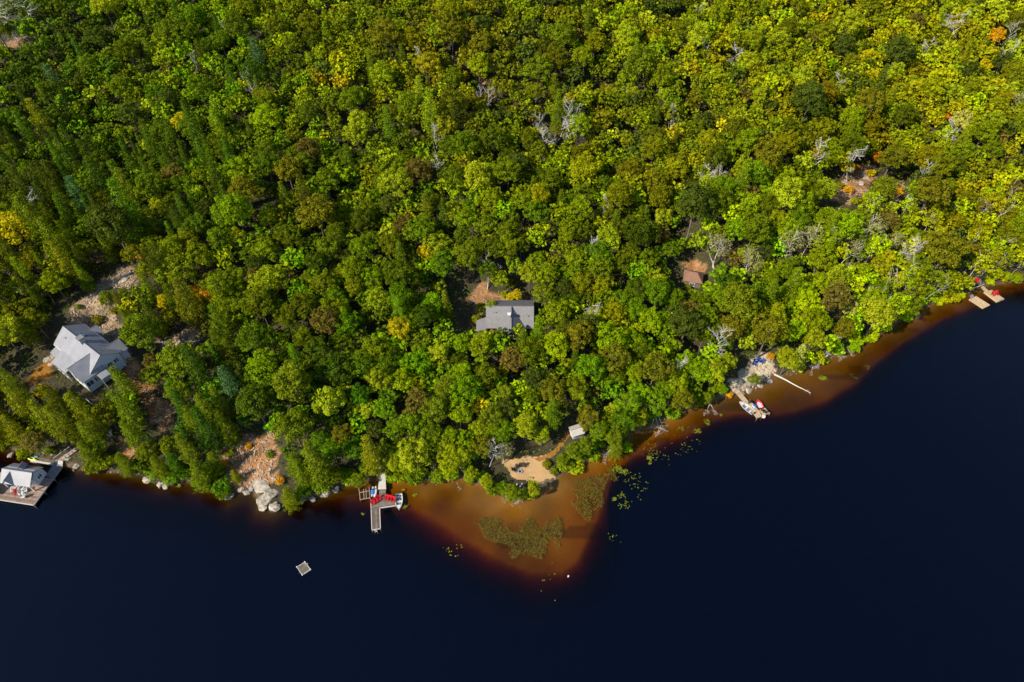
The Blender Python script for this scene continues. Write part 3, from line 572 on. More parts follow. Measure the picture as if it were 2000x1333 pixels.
# which trees stand as individuals: hand-set ones, then the largest in view up to 300 of a kind
info = []
for i, t in enumerate(TREES):
    x, y, r0, kind, rgb, cn, kx, ky, hand = t; dp = proj((x, y, Hs(x, y) + 5))[2]
    vis = -15 < kx < 2015 and -15 < ky < 1200
    info.append((not vis, not hand, -r0 / dp, i))
info.sort(); cnt = {}; single = set()
for nv, nh, s, i in info:
    k = TREES[i][3]
    if nv or cnt.get(k, 0) >= 300: continue
    cnt[k] = cnt.get(k, 0) + 1; single.add(i)
print('TREES', len(TREES), 'single', len(single), cnt)
CATS = dict(maple='maple tree', oak='oak tree', pine='pine tree', hemlock='hemlock tree', cedar='cedar tree', poplar='poplar tree', birch='birch tree')
SHAPEW = dict(maple='leafy maple', oak='round-crowned oak', pine='layered pine', hemlock='pointed hemlock', cedar='dense cedar', poplar='thin-leaved poplar', birch='slender birch')
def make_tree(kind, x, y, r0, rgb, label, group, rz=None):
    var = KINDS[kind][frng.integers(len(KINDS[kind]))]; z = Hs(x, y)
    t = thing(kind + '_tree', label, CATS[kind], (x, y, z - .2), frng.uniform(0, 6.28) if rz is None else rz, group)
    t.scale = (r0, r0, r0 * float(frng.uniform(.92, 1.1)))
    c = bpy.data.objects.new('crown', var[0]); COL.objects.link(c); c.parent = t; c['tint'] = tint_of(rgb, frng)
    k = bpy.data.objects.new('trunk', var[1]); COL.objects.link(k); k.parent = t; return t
recs = []
for i in sorted(single):
    x, y, r0, kind, rgb, cn, kx, ky, hand = TREES[i]; rp = r0 * FPX / proj((x, y, Hs(x, y) + 5))[2]
    size = 'small' if rp < 14 else 'mid-sized' if rp < 24 else 'large' if rp < 34 else 'very large'
    recs.append([i, f'{size} {WORDS[cn]} {SHAPEW[kind]} {place_phrase(kx, ky)}', kx, ky])
byl = {}
for r_ in recs: byl.setdefault(r_[1], []).append(r_)
ORD = ['upper', 'lower']
for lab, rs in byl.items():
    if len(rs) == 2:
        a, b_ = rs
        if abs(a[2] - b_[2]) > abs(a[3] - b_[3]):
            l, r2 = sorted(rs, key=lambda q: q[2]); l[1] = 'left twin ' + lab; r2[1] = 'right twin ' + lab
        else:
            u, d = sorted(rs, key=lambda q: q[3]); u[1] = 'uphill twin ' + lab; d[1] = 'downhill twin ' + lab
    if len(rs) == 3:
        for w_, q in zip(('leftmost ', 'middle ', 'rightmost '), sorted(rs, key=lambda q: q[2])): q[1] = w_ + lab
    if len(rs) in (4, 5):
        for w_, q in zip(('leftmost ', 'inner left ', 'inner right ', 'rightmost ') if len(rs) == 4 else ('leftmost ', 'inner left ', 'central ', 'inner right ', 'rightmost '), sorted(rs, key=lambda q: q[2])): q[1] = w_ + lab
    g = SHAPEW[TREES[rs[0][0]][3]].split()[-1] + ' trees on the wooded hillside'
    for r_ in rs: r_.append(g)
for i, lab, kx, ky, g in recs:
    x, y, r0, kind, rgb, cn, *_ = TREES[i]
    w = lab.split(); lab = ' '.join(w[:16]); make_tree(kind, x, y, r0, rgb, lab, g)
# the rest of the wood (outside the frame and the far, small ones) is one mass
VS, FS, CS, off = [], [], [], 0
lod = [crown_lobed(900 + i, 26, (.22, .38), 16, .13, .95, -.5) for i in range(4)]; lods = [crown_lobed(920 + i, 14, (.28, .45), 13, .19, .95, -.5) for i in range(4)]; lodp = [crown_pine(950 + i, 8, 5, .25, 4.4, .02, .22, 8, .11, .7) for i in range(2)]
for i, t in enumerate(TREES):
    if i in single: continue
    x, y, r0, kind, rgb, *_ = t; conif = kind in ('pine', 'hemlock', 'cedar'); v, f, a = (lodp if conif else lods if r0 < 2.45 else lod)[i % (2 if conif else 4)]
    an = frng.uniform(0, 6.28); ca, sa = math.cos(an), math.sin(an); V = v.copy() 
    if not conif: V[:, 2] += ZC[kind]
    V = np.stack([V[:, 0] * ca - V[:, 1] * sa, V[:, 0] * sa + V[:, 1] * ca, V[:, 2]], 1) * r0 + np.array([x, y, Hs(x, y)])
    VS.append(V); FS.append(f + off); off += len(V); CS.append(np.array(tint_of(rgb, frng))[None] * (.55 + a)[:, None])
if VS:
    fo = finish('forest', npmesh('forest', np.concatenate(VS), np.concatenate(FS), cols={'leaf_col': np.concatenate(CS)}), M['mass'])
    tag(fo, 'continuous mixed woodland covering the rest of the hillside', None, None, 'stuff')

# undergrowth: low leafy cover under the trees and in the openings
def scatter_mass(name, pts, rgbs, size, label, mat, k=14, spread=.6, zs=.6, up=.5, rngs=5, asp=.8):
    rng = np.random.default_rng(rngs); n = len(pts); P = np.repeat(pts, k, 0) + rng.normal(0, 1, (n * k, 3)) * np.array([spread, spread, spread * zs]); P[:, 2] = np.maximum(P[:, 2], np.repeat(pts[:, 2], k) - .1)
    N = unit(rng.normal(0, 1, (n * k, 3)) + np.array([0, 0, up])); v, f = quads(P, N, size, rng, asp); C = np.repeat(np.repeat(rgbs, k, 0) * rng.uniform(.6, 1.4, (n * k, 1)), 4, 0)
    o = finish(name, npmesh(name, v, f, cols={'leaf_col': C}), mat); return tag(o, label, None, None, 'stuff')
n_ = 24000; ux = frng.uniform(-150, 240, n_); uy = frng.uniform(75, 270, n_); uh = H(ux, uy); ok = inpoly(ux, uy, LAND) & (segdist(ux, uy, SHORE) > .4)
upx, upy, _ = proj(np.stack([ux, uy, uh], 1)); ok &= (upx > -30) & (upx < 2030) & (upy > -30)
jx_, jy_ = ux + frng.normal(0, .8, n_), uy + frng.normal(0, .8, n_)
for poly in [SAND, WHITE_ROCK, to_ground(L)] + [p for k_, p in GROUND_POLYS if k_ == 'lawn']: ok &= ~inpoly(jx_, jy_, poly)
for (a, b_, r_, z_) in PADS: ok &= np.hypot(ux - a, uy - b_) > r_ * .5
bare = np.zeros(n_, bool)
for k_, p in GROUND_POLYS: bare |= inpoly(ux, uy, p)
ok &= (~bare) | (frng.random(n_) < .22)
ux, uy, uh, bare, upx, upy = ux[ok], uy[ok], uh[ok], bare[ok], upx[ok], upy[ok]
cc = np.array([lin(zone(a, b_) * frng.uniform(.75, 1.15)) for a, b_ in zip(upx, upy)]) * LEAFK
rr = frng.random(len(ux)); cc[bare & (rr < .5)] = np.array(lin((205, 140, 60))) * .6; cc[bare & (rr < .2)] = np.array(lin((190, 165, 40))) * .6
scatter_mass('undergrowth', np.stack([ux, uy, uh + .25], 1), cc, .17, 'low leafy undergrowth and saplings between the trees', M['mass'], 10, .55, .55)

# shore shrubs, countable ones along the water's edge
sh = []
for (x1, y1), (x2, y2) in zip(SHORE[1:-2], SHORE[2:-1]):
    Ls = math.hypot(x2 - x1, y2 - y1); k = max(1, int(Ls / 1.7))
    for j in range(k):
        t = (j + frng.random()) / k; x, y = x1 + (x2 - x1) * t, y1 + (y2 - y1) * t; nx_, ny_ = -(y2 - y1) / Ls, (x2 - x1) / Ls; o_ = frng.uniform(-.2, 2.4); x, y = x + nx_ * o_, y + ny_ * o_
        px, py, dp = proj((x, y, 1.5)); 
        if px < 0 or px > 2000 or len(sh) >= 290: continue
        if frng.random() < .05: continue
        r0 = frng.uniform(1.2, 2.5); rp = r0 * FPX / dp
        tx = px + rp * np.array([0, .6, -.6, 0, 0]); ty = py + rp * np.array([0, 0, 0, .6, -.6])
        if any(inpoly(tx, ty, p).any() for p in KEEP): continue
        sh.append((x, y, r0, px, py))
SM = [(130, 'the boathouse ramp'), (215, 'the white storage box'), (312, 'the pale wedge rock'), (447, 'the pale rock under the small cedar'), (512, 'the big shore boulders'), (565, 'the dark cedar point'), (640, 'the flat grey slab'), (712, 'the open log frame'), (748, 'the T-shaped dock ramp'), (905, 'the white log end'), (1000, 'the bleached root mass'), (1060, 'the beach'), (1180, 'the head of the sandy bay'), (1226, 'the small bluish hemlock'), (1285, 'the dead tangle at the point'), (1388, 'the overhanging pale branches'), (1440, 'the red-boat dock walkway'), (1515, 'the long fallen log'), (1600, 'the driftwood pile'), (1717, 'the big lime maple'), (1790, 'the long leaning birches'), (1864, 'the white bank boulder'), (1905, 'the small platform'), (1991, 'the far right boulder')]
srank = {}
ORDW = ['nearest waterline shrub', 'second waterline shrub', 'third waterline shrub', 'fourth waterline shrub', 'fifth waterline shrub', 'sixth waterline shrub', 'seventh waterline shrub', 'eighth waterline shrub', 'ninth waterline shrub', 'tenth waterline shrub', 'eleventh waterline shrub', 'twelfth waterline shrub', 'thirteenth waterline shrub', 'fourteenth waterline shrub', 'fifteenth waterline shrub']
for s_ in sorted(sh, key=lambda q: min(abs(q[3] - m[0]) for m in SM)):
    m_ = min(SM, key=lambda m: abs(s_[3] - m[0])); k_ = (m_[1], s_[3] < m_[0]); srank.setdefault(k_, []).append(s_)
SLAB = {}
for (w_, left_), L2 in srank.items():
    for i_, s_ in enumerate(L2): SLAB[id(s_)] = f"{ORDW[min(i_, 14)]} {'left' if left_ else 'right'} of {w_}"
def side_word(px):
    segs = [(130, 'left of the boathouse ramp'), (250, 'between the boathouse ramp and the pale shore rocks'), (440, 'left of the shore boulders'), (730, 'between the boulders and the red-chair dock'), (980, 'between the red-chair dock and the beach'), (1230, 'between the beach and the point'),
            (1425, 'between the point and the red-boat dock'), (1600, 'right of the red-boat dock'), (1890, 'below the leaning birches'), (3000, 'beside the twin pale floats')]
    for a, w in segs:
        if px < a: return w
for s_ in sh:
    x, y, r0, px, py = s_
    var = KINDS['shrub'][frng.integers(4)]; o = bpy.data.objects.new('shrub', var[0]); COL.objects.link(o); o.location = (x, y, max(Hs(x, y), 0) - .1); o.rotation_euler = (0, 0, frng.uniform(0, 6.28)); o.scale = (r0, r0, r0 * frng.uniform(.8, 1.2))
    z = zone(px, py); rgb = z * frng.uniform(.9, 1.3) * np.array([frng.uniform(.9, 1.15), 1.02, 1]); o['tint'] = tint_of(np.clip(rgb, 5, 230), frng)
    sw = side_word(px); wd = 'yellowish' if rgb[0] > rgb[1] * .92 else 'bright green' if rgb[1] > 135 else 'green'
    tag(o, f'{"small" if r0 < 1.6 else "rounded"} {wd} {SLAB[id(s_)]}', 'shrub', 'shrubs along the waterline')

# shrubs in the clearings
for px, py, rp, col, lab in [(192, 626, 11, 'yolive', 'round brownish shrub in the middle of the rubble slope'), (106, 768, 8, 'lime', 'bright lime shrub below the big house terrace'), (62, 772, 10, 'silver', 'silvery shrub below the ochre lawn'),
        (548, 940, 9, 'gold', 'golden shrub beside the big pale boulder'), (450, 886, 9, 'moss', 'green shrub among rusty brush above the boulders'), (485, 872, 7, 'gold', 'golden shrub at the top of the rusty bank'), (437, 905, 8, 'gold', 'ochre shrub on the left of the rusty bank'), (528, 888, 9, 'moss', 'green shrub on the right of the rusty bank'),
        (940, 602, 10, 'moss', 'green shrub against the left end of the grey-roofed cabin'), (998, 583, 11, 'yellow', 'yellow shrub behind the grey-roofed cabin'), (984, 576, 8, 'lime', 'lime shrub uphill of the grey-roofed cabin'), (930, 625, 11, 'yolive', 'yellowish shrub below the cabin lean-to'), (1371, 557, 9, 'moss', 'clipped green shrub in front of the brown-roofed cabin'),
        (1343, 563, 8, 'yolive', 'yellowish shrub left of the brown-roofed cabin'), (1755, 378, 9, 'gold', 'ochre shrub right of the rusty clearing'), (1655, 372, 10, 'gold', 'golden shrub low in the rusty clearing'), (1700, 340, 9, 'yellow', 'yellow shrub high in the rusty clearing'), (1640, 365, 9, 'yolive', 'olive shrub at the left rim of the rusty clearing'), (1668, 395, 9, 'lime', 'lime shrub at the foot of the rusty clearing'), (1712, 362, 8, 'orange', 'orange shrub on the right rim of the rusty clearing'), (1672, 328, 7, 'orange', 'orange shrub at the top of the rusty clearing'), (222, 608, 8, 'yolive', 'yellowish shrub at the right edge of the rubble slope'),
        (155, 600, 7, 'moss', 'small green shrub high on the rubble slope'), (250, 700, 9, 'gold', 'ochre shrub right of the big grey-roofed house'), (1067, 908, 9, 'yolive', 'yellowish shrub at the right end of the beach'), (1082, 922, 9, 'moss', 'green shrub right of the beach'), (1425, 772, 8, 'gold', 'golden shrub beside the red-boat dock walkway'), (1505, 697, 8, 'gold', 'golden shrub beside the blue chairs')]:
    p = ground_at(px, py, .5); r0 = rp * proj(p)[2] / FPX; o = bpy.data.objects.new('shrub', KINDS['shrub'][frng.integers(4)][0]); COL.objects.link(o); o.location = p; o.rotation_euler = (0, 0, frng.uniform(0, 6)); o.scale = (r0, r0, r0); o['tint'] = tint_of(NAMED[col], frng); tag(o, lab, 'shrub')

# dead and leaning trees
def stick(me, a, b_, name, part, label, cat, group=None, thick=1.0):
    a, b_ = Vector(a), Vector(b_); d = b_ - a; L_ = d.length; t = thing(name, label, cat, a, 0, group)
    t.rotation_mode = 'QUATERNION'; t.rotation_quaternion = Vector((0, 0, 1)).rotation_difference(d.normalized()) @ Matrix.Rotation(random.uniform(0, 6.28), 3, 'Z').to_quaternion(); t.scale = (L_ * thick, L_ * thick, L_)
    o = bpy.data.objects.new(part, me); COL.objects.link(o); o.parent = t; return t
def standing(px, py, h, kindm, label, name='dead_tree', low=6, thick=1.0, cat='dead tree', dx=0, dy=0):
    h *= .66; thick *= .75; p = ground_at(px, py, low + h * .5); stick(kindm, (p.x, p.y, p.z), (p.x + dx, p.y + dy, p.z + low + h), name, 'trunk', label, cat, 'bare dead trees on the hillside', thick)
for i, (px, py, h, lab) in enumerate([(12, 35, 20, 'leftmost bleached pine snag at the top left corner'), (52, 28, 22, 'taller bleached pine snag right of the corner snag'), (38, 12, 15, 'thin bleached snag behind the two corner snags')]):
    standing(px, py, h * 1.25, PINESNAG[i % 2], lab, low=2, thick=1.1)
for i, (px, py, h, th, lab) in enumerate([(497, 163, 9, 1, 'pale forked snag beside the yellow and orange saplings'), (830, 113, 9, 1, 'antler-like snag at the tip of the tall lone pine'), (944, 190, 9, 1, 'thin snag in the gully right of the tall lone pine'), (853, 262, 9, 1.1, 'tangled grey snag downhill of the tall lone pine'),
    (845, 318, 9, 1.1, 'grey twiggy snag among lime leaves mid-slope'), (1092, 222, 10, 1.1, 'upper bare tree of the pale cluster mid-slope'), (1068, 240, 9, 1.0, 'left bare tree of the pale cluster mid-slope'), (1082, 262, 11, 1.3, 'broad bare tree at the foot of the pale cluster'), (1122, 258, 11, 1.1, 'right bare tree of the pale cluster mid-slope'), (1140, 252, 8, 1.1, 'short bare tree at the right end of the pale cluster'), (1115, 218, 7, .9, 'small bare tree behind the pale cluster'),
    (1317, 222, 8, 1, 'small grey snag right of the yellow-leaved sapling'), (1374, 336, 10, 1.2, 'pale snag above the lime crowns'), (1388, 338, 8, 1.1, 'second pale snag above the lime crowns'), (1700, 203, 9, 1, 'thin white snag in dark oaks'), (1645, 166, 9, 1.1, 'wispy pale snag between dark oaks'), (1827, 103, 10, 1.3, 'antler-shaped white snag high on the right slope'),
    (1890, 52, 13, 1.9, 'large bare grey tree with dense twigs high on the right'), (1972, 62, 10, 1.1, 'white snag below the top right corner'), (1960, 95, 8, 1.2, 'grey twiggy tree near the right edge'), (1600, 305, 12, 1, 'tall white branching birch snag left of the rusty clearing'), (1682, 302, 11, 1.5, 'bushy pale dead tree above the rusty clearing'), (1813, 340, 9, .8, 'thin white pole snag right of the rusty clearing'),
    (1180, 410, 8, .9, 'crooked white branch uphill of the yellow crown'), (1140, 488, 8, 1.1, 'small pale snag left of the yellow crown'), (1181, 603, 9, 1.3, 'grey twiggy snag right of the grey-roofed cabin'), (1400, 665, 12, 1.2, 'bleached snag with bare twigs downhill of the brown-roofed cabin'), (1322, 715, 9, 1.0, 'white forked snag above the point shore'), (955, 870, 8, .8, 'grey dead top left of the beach'), (1372, 20, 7, 1.0, 'faint grey snag near the top edge'), (1440, 100, 8, 1.2, 'grey snag among lime crowns'), (1392, 100, 8, 1.0, 'whitish snag left of the lime crowns'), (940, 178, 7, .9, 'short snag above the rusty gully'),
    (62, 385, 9, 1.3, 'pale dead crown near the left edge'), (372, 120, 9, .6, 'white pole snag in the upper left wood'), (1862, 260, 9, 1.2, 'wispy grey snag on the right slope'), (1760, 465, 9, 1.2, 'white snag above the leaning birches'), (1770, 480, 9, 1.2, 'pale twisted snag above the leaning birches')]):
    standing(px, py, h, SNAG[i % 4], lab, thick=th, dx=random.uniform(-1.5, 1.5), dy=random.uniform(-1.5, 1.5))
for i, (ax, ay, bx, by, za, zb, th, lab) in enumerate([
    (1729, 562, 1778, 500, 2.5, 10, 1.1, 'long white birch leaning uphill beside the yellow shrub'), (1791, 569, 1828, 512, 2.5, 10, 1.1, 'long white birch leaning right of the yellow shrub'), (1769, 562, 1786, 543, 3, 6, 1.2, 'short leaning birch between the two long ones'), (1834, 557, 1852, 534, 3, 7, 1.2, 'leaning birch left of the oak-covered bank'),
    (1889, 545, 1926, 522, 3, 9, 1.0, 'curved white birch just above the red chairs on the bank'), (1882, 534, 1912, 516, 4, 9, .9, 'thin birch parallel to the curved one'), (1804, 556, 1826, 534, 3, 7, .8, 'thin birch behind the second long one'), (1970, 511, 1996, 491, 3, 8, 1.3, 'thick straight birch at the right edge'), (1981, 509, 2002, 494, 3, 8, 1.2, 'twin of the thick birch at the right edge'),
    (1986, 532, 2006, 510, 2, 7, 1.4, 'birch stem leaning over the far right shore'), (1964, 398, 1990, 366, 6, 12, .8, 'thin birch high at the right edge'), (1792, 536, 1806, 524, 4, 7, 1.1, 'short pale stem above the two long birches'), (1946, 517, 1960, 507, 4, 7, 1.4, 'forked birch above the far floats'), (1624, 482, 1641, 447, 9, 14, 1.3, 'white broken trunk left of the silvery crowns'),
    (1652, 507, 1668, 487, 8, 12, 2.0, 'forked white trunk below a silvery crown'), (1725, 470, 1737, 461, 9, 11, 2.0, 'short thick white trunk beside a silvery crown'), (1675, 592, 1700, 560, 4, 10, .9, 'pale feathery leaning stem above the shore'), (1750, 611, 1762, 600, 3, 5, 1.5, 'short white stem near the waterline'), (1962, 481, 1970, 466, 5, 9, 1.8, 'white stub pair above the far shore'),
    (1860, 415, 1872, 398, 7, 11, 1.0, 'thin pale stem under the grey-brown crown'), (1935, 445, 1948, 430, 6, 10, .9, 'slender stem high on the right bank'), (1925, 500, 1938, 486, 4, 8, 1.0, 'slender stem above the curved birch'), (952, 532, 952, 498, 5, 10, 1.2, 'straight white pole trunk behind the grey-roofed cabin'), (978, 536, 975, 518, 5, 9, 1.0, 'curved white trunk right of the pole trunk'), (1403, 498, 1412, 470, 7, 12, 1.8, 'white forked trunk inside the silvery crown uphill'),
    (1456, 530, 1468, 508, 7, 11, 1.6, 'slanting white trunk under the left silvery crown'), (1405, 700, 1414, 668, 6, 10, .8, 'thin white trunk below the bleached snag'), (1350, 755, 1358, 722, 4, 9, .7, 'thin straight trunk above the point shore'), (1284, 790, 1290, 772, 4, 7, 1.0, 'pale short trunk near the point'), (30, 548, 12, 525, 6, 10, 1.0, 'pale trunk leaning left at the left edge'), (44, 582, 32, 562, 5, 9, 1.1, 'pair of pale trunks near the left edge'), (489, 563, 482, 545, 6, 9, 1.3, 'short white trunk left of the bright round maple')]):
    p, q = ground_at(ax, ay, za), ground_at(bx, by, zb); p.z += za; q.z += zb; d = (q - p); base_ = p - d * .35
    stick(LEANER[i % 4], base_, q, 'birch_tree', 'trunk', lab, 'birch tree', 'white leaning birch trunks', th)
def fallen(px0, py0, px1, py1, z0, z1, lab, th=1.0, me=None, mat='dead'):
    p, q = at(px0, py0, z0), at(px1, py1, z1); stick(me or SNAG[random.randrange(4)], p, q, 'fallen_tree', 'trunk', lab, 'fallen tree', 'driftwood and fallen trees along the shore', th)
lg_ = MB()
for k in range(6): lg_.tube((.004 * math.sin(k * 1.3), .004 * math.cos(k * 1.7), k / 6), (.004 * math.sin(k * 1.3 + 1.3), .004 * math.cos(k * 1.7 + 1.7), (k + 1) / 6), .024 - .0028 * k, .024 - .0028 * (k + 1), 7)
for k, (dx_, dy_) in enumerate([(.05, .02), (-.04, .03), (.03, -.05), (-.05, -.02), (.02, .05)]): lg_.tube((0, 0, .80 + .04 * k), (dx_, dy_, .86 + .04 * k), .006, .002, 4)
LOGM = trunkmesh(lg_, M['birch'])
fallen(1512, 731, 1583, 768, .8, .15, 'long white log fallen from the pale rocks into the water', 1.1, LOGM)
for k_, (a, b_, c, d, lab) in enumerate([(1276, 826, 1272, 846, 'left bleached stick of the dead tangle at the point'), (1282, 824, 1283, 852, 'middle bleached branch of the dead tangle at the point'), (1288, 822, 1294, 848, 'right bleached branch of the dead tangle at the point'), (1290, 818, 1300, 838, 'short bleached branch right of the dead tangle'), (1384, 796, 1378, 812, 'pale branch hanging over the water left of the dock'), (1388, 795, 1392, 812, 'forked pale branch hanging over the water'),
    (1594, 700, 1598, 716, 'upright limb of the bleached driftwood pile'), (1592, 704, 1616, 706, 'long limb of the bleached driftwood pile'), (1604, 702, 1580, 716, 'crossed limb of the bleached driftwood pile'), (1630, 690, 1638, 706, 'pale stick poking over the water'), (1640, 686, 1656, 696, 'thin bleached stick right of the driftwood'), (1585, 722, 1580, 732, 'short white stick on the shore'),
    (1010, 958, 988, 986, 'bleached root mass on the small wooded spit'), (1006, 960, 998, 990, 'central bleached root of the small wooded spit'), (1018, 962, 1006, 984, 'right bleached root of the small wooded spit'), (1188, 880, 1174, 900, 'thin stick leaning into the bay'), (1186, 882, 1168, 888, 'pale log at the head of the bay'), (1184, 855, 1194, 863, 'short white log in the shore bushes'), (908, 922, 922, 930, 'white log end between shore bushes'), (894, 948, 898, 958, 'thin stick standing in shallow water'),
    (1790, 616, 1798, 620, 'tiny pale stick below the birches'), (1660, 686, 1668, 694, 'small forked stick at the waterline')]):
    fallen(a, b_, c, d, 1.2, .1, lab, 1.6)

# ------------------------------------------------------------------ buildings
def roofpair(parent, x0, x1, y0, y1, ze, zr, mat, axis='x', ov=.35, t=.14, ridge=True, name='roof'):
    """two roof planes over a gable body, each with its own thickness"""
    if axis == 'x':
        m = (y0 + y1) / 2; s = (zr - ze) / (m - y0); a = [(x0 - ov, y0 - ov, ze - s * ov), (x1 + ov, y0 - ov, ze - s * ov), (x1 + ov, m, zr), (x0 - ov, m, zr)]; c = [(x0 - ov, m, zr), (x1 + ov, m, zr), (x1 + ov, y1 + ov, ze - s * ov), (x0 - ov, y1 + ov, ze - s * ov)]
        rl = ((x0 - ov, m, zr + t), (x1 + ov, m, zr + t))
    else:
        m = (x0 + x1) / 2; s = (zr - ze) / (m - x0); a = [(x0 - ov, y0 - ov, ze - s * ov), (m, y0 - ov, zr), (m, y1 + ov, zr), (x0 - ov, y1 + ov, ze - s * ov)]; c = [(m, y0 - ov, zr), (x1 + ov, y0 - ov, ze - s * ov), (x1 + ov, y1 + ov, ze - s * ov), (m, y1 + ov, zr)]
        rl = ((m, y0 - ov, zr + t), (m, y1 + ov, zr + t))
    for q in (a, c): MB().slab([(p[0], p[1], p[2] + t + .02) for p in q], t).build(name, mat, parent)
    if ridge: MB().tube(rl[0], rl[1], .07, .07, 5).build('ridge_cap', M['roof2'], parent)
def window(parent, x, y, z, w, h, face, frame=True):
    """face: '-x','+x','-y','+y' outward"""
    d = {'-x': (-1, 0), '+x': (1, 0), '-y': (0, -1), '+y': (0, 1)}[face]; m = MB(); g = MB(); tx, ty = -d[1], d[0]
    def bar(u0, u1, z0, z1, dep, mb):
        P = [(x + tx * u, y + ty * u) for u in (u0, u1)]; q = [(P[0][0], P[0][1]), (P[1][0], P[1][1]), (P[1][0] + d[0] * dep, P[1][1] + d[1] * dep), (P[0][0] + d[0] * dep, P[0][1] + d[1] * dep)]
        mb.hexa([(a, b_, z0) for a, b_ in q], [(a, b_, z1) for a, b_ in q])
    f = .11
    bar(-w / 2 - f, w / 2 + f, z + h / 2, z + h / 2 + f, .09, m); bar(-w / 2 - f, w / 2 + f, z - h / 2 - f, z - h / 2, .12, m); bar(-w / 2 - f, -w / 2, z - h / 2, z + h / 2, .085, m); bar(w / 2, w / 2 + f, z - h / 2, z + h / 2, .085, m)
    bar(-.04, .04, z - h / 2, z + h / 2, .075, m)
    fo = m.build('window', M['white'], parent); bar(-w / 2, w / 2, z - h / 2, z + h / 2, .03, g); g.build('pane', M['glass'], fo)

# big house: local x along the ridge (towards the lake, right), local -y the sunny front
zr_ = HOUSE_P.z + 7.6; ra_, rb_ = at(126.7, 640.5, zr_), at(199.5, 698, zr_); ang = math.atan2(rb_.y - ra_.y, rb_.x - ra_.x); hm_ = (ra_ + rb_) / 2; hsc = (rb_ - ra_).length / 15.3
print('HOUSE', HOUSE_P, ra_, rb_, hsc)
h1 = thing('house', 'big white house with pale grey gabled roofs on the wooded slope', 'house', (hm_.x, hm_.y, HOUSE_P.z), ang); h1.scale = (hsc, 1, 1)
MB().gable(-8, 6.6, -3.6, 3.6, -2.5, 5.0, 7.6, 'x').build('wall', M['siding'], h1); roofpair(h1, -8, 6.6, -3.6, 3.6, 5.0, 7.6, M['roof'])
MB().gable(.6, 7.0, -6.2, -1, -3.2, 4.4, 7.0, 'y').build('wall', M['siding'], h1); roofpair(h1, .6, 7.0, -6.2, -1.2, 4.4, 7.0, M['roof'], 'y')
MB().gable(2.4, 6.0, 3.0, 5.6, -2.2, 4.2, 6.2, 'y').build('wall', M['siding'], h1); roofpair(h1, 2.4, 6.0, 1.4, 5.6, 4.2, 6.2, M['roof'], 'y')
# front porch with a single sloping roof
MB().slab([(-5.0, -7.2, 3.7), (.9, -7.2, 3.7), (.9, -3.5, 5.1), (-5.0, -3.5, 5.1)], .16).build('porch_roof', M['roof'], h1)
MB().box(-5.0, .4, -6.9, -3.7, -.9, -.2).build('porch_floor', M['slate'], h1)
for x_ in (-5.0, -3.2, -1.4, .3): MB().box(x_ - .1, x_ + .1, -7.1, -6.9, -2.2, 3.35).build('porch_post', M['white'], h1)
MB().box(-5.1, .4, -7.08, -6.98, .75, .88).build('railing', M['white'], h1); MB().box(-5.15, -5.05, -7.0, -3.8, .75, .88).build('railing', M['white'], h1)
MB().box(-4.9, .3, -5.2, -5.05, -.2, 4.1).build('porch_wall', M['siding'], h1); window(h1, -2.4, -5.2, 1.6, 1.6, 1.8, '-y')
MB().box(-.8, .4, -.6, .6, 5.5, 9.0).build('chimney', M['stone'], h1); MB().box(-.95, .55, -.75, .75, 9.0, 9.2).build('chimney_cap', M['slate'], h1)
MB().slab([(-8.2, -5.8, 3.4), (-5.6, -5.8, 3.4), (-5.6, -3.5, 4.2), (-8.2, -3.5, 4.2)], .14).build('entry_roof', M['roof'], h1)
MB().box(-7.9, -5.8, -5.4, -3.6, -1, 3.2).build('entry', M['siding'], h1)
MB().gable(-6.4, -3.6, 3.3, 5.2, 0, 4.0, 5.3, 'y').build('wall', M['siding'], h1); roofpair(h1, -6.4, -3.6, 2.4, 5.2, 4.0, 5.3, M['roof'], 'y')
for z_, w_ in ((2.6, 2.2), (-.6, 2.2)): window(h1, 7.0, -5.2, z_, 1.5, 1.5, '+x'); window(h1, 7.0, -3.4, z_, 1.1, 1.4, '+x')
window(h1, 6.6, -2.0, 3.2, 1.0, 1.3, '+x'); window(h1, 6.6, .6, 3.4, 1.0, 1.3, '+x'); window(h1, 6.6, 2.2, 3.4, 1.0, 1.3, '+x'); window(h1, 3.8, -6.2, 3.0, 2.4, 2.0, '-y'); window(h1, 3.8, -6.2, -.4, 2.4, 1.8, '-y'); window(h1, -4.6, -3.6, 2.8, 1.2, 1.2, '-y')
MB().slab([(6.9, -3.2, 4.1), (9.2, -3.2, 3.5), (9.2, -.9, 3.5), (6.9, -.9, 4.1)], .14).build('porch_roof', M['roof'], h1)
for y_ in (-3.1, -1.0): MB().box(9.0, 9.15, y_ - .08, y_ + .08, -1.6, 3.35).build('porch_post', M['white'], h1)
dk_ = MB()
for i in range(30): dk_.box(7.05 + i * .14, 7.17 + i * .14, -8.0, -.4, -1.45, -1.35)
o = dk_.build('decking', M['slate'], h1); o['kind'] = 'stuff'
for y_ in np.arange(-7.9, -.3, 1.25): MB().box(11.15, 11.25, y_ - .05, y_ + .05, -3.2, -.4).build('deck_post', M['white'], h1)
MB().box(11.12, 11.28, -8.0, -.4, -.42, -.3).build('railing', M['white'], h1); MB().box(7.05, 11.2, -8.1, -7.97, -.42, -.3).build('railing', M['white'], h1)
for x_, y_, z_ in ((-4, 1.4, 6.75), (2.6, 1.8, 6.5), (-5.5, -1.6, 6.6), (5.2, 1.2, 6.9)): MB().tube((x_, y_, z_ - .4), (x_, y_, z_ + .45), .09, .09, 8).build('vent_pipe', M['slate'], h1)
for y_ in (-4.05, 4.05): MB().box(-8.3, 6.9, y_ - .07, y_ + .07, 4.62, 4.76).build('gutter', M['white'], h1)
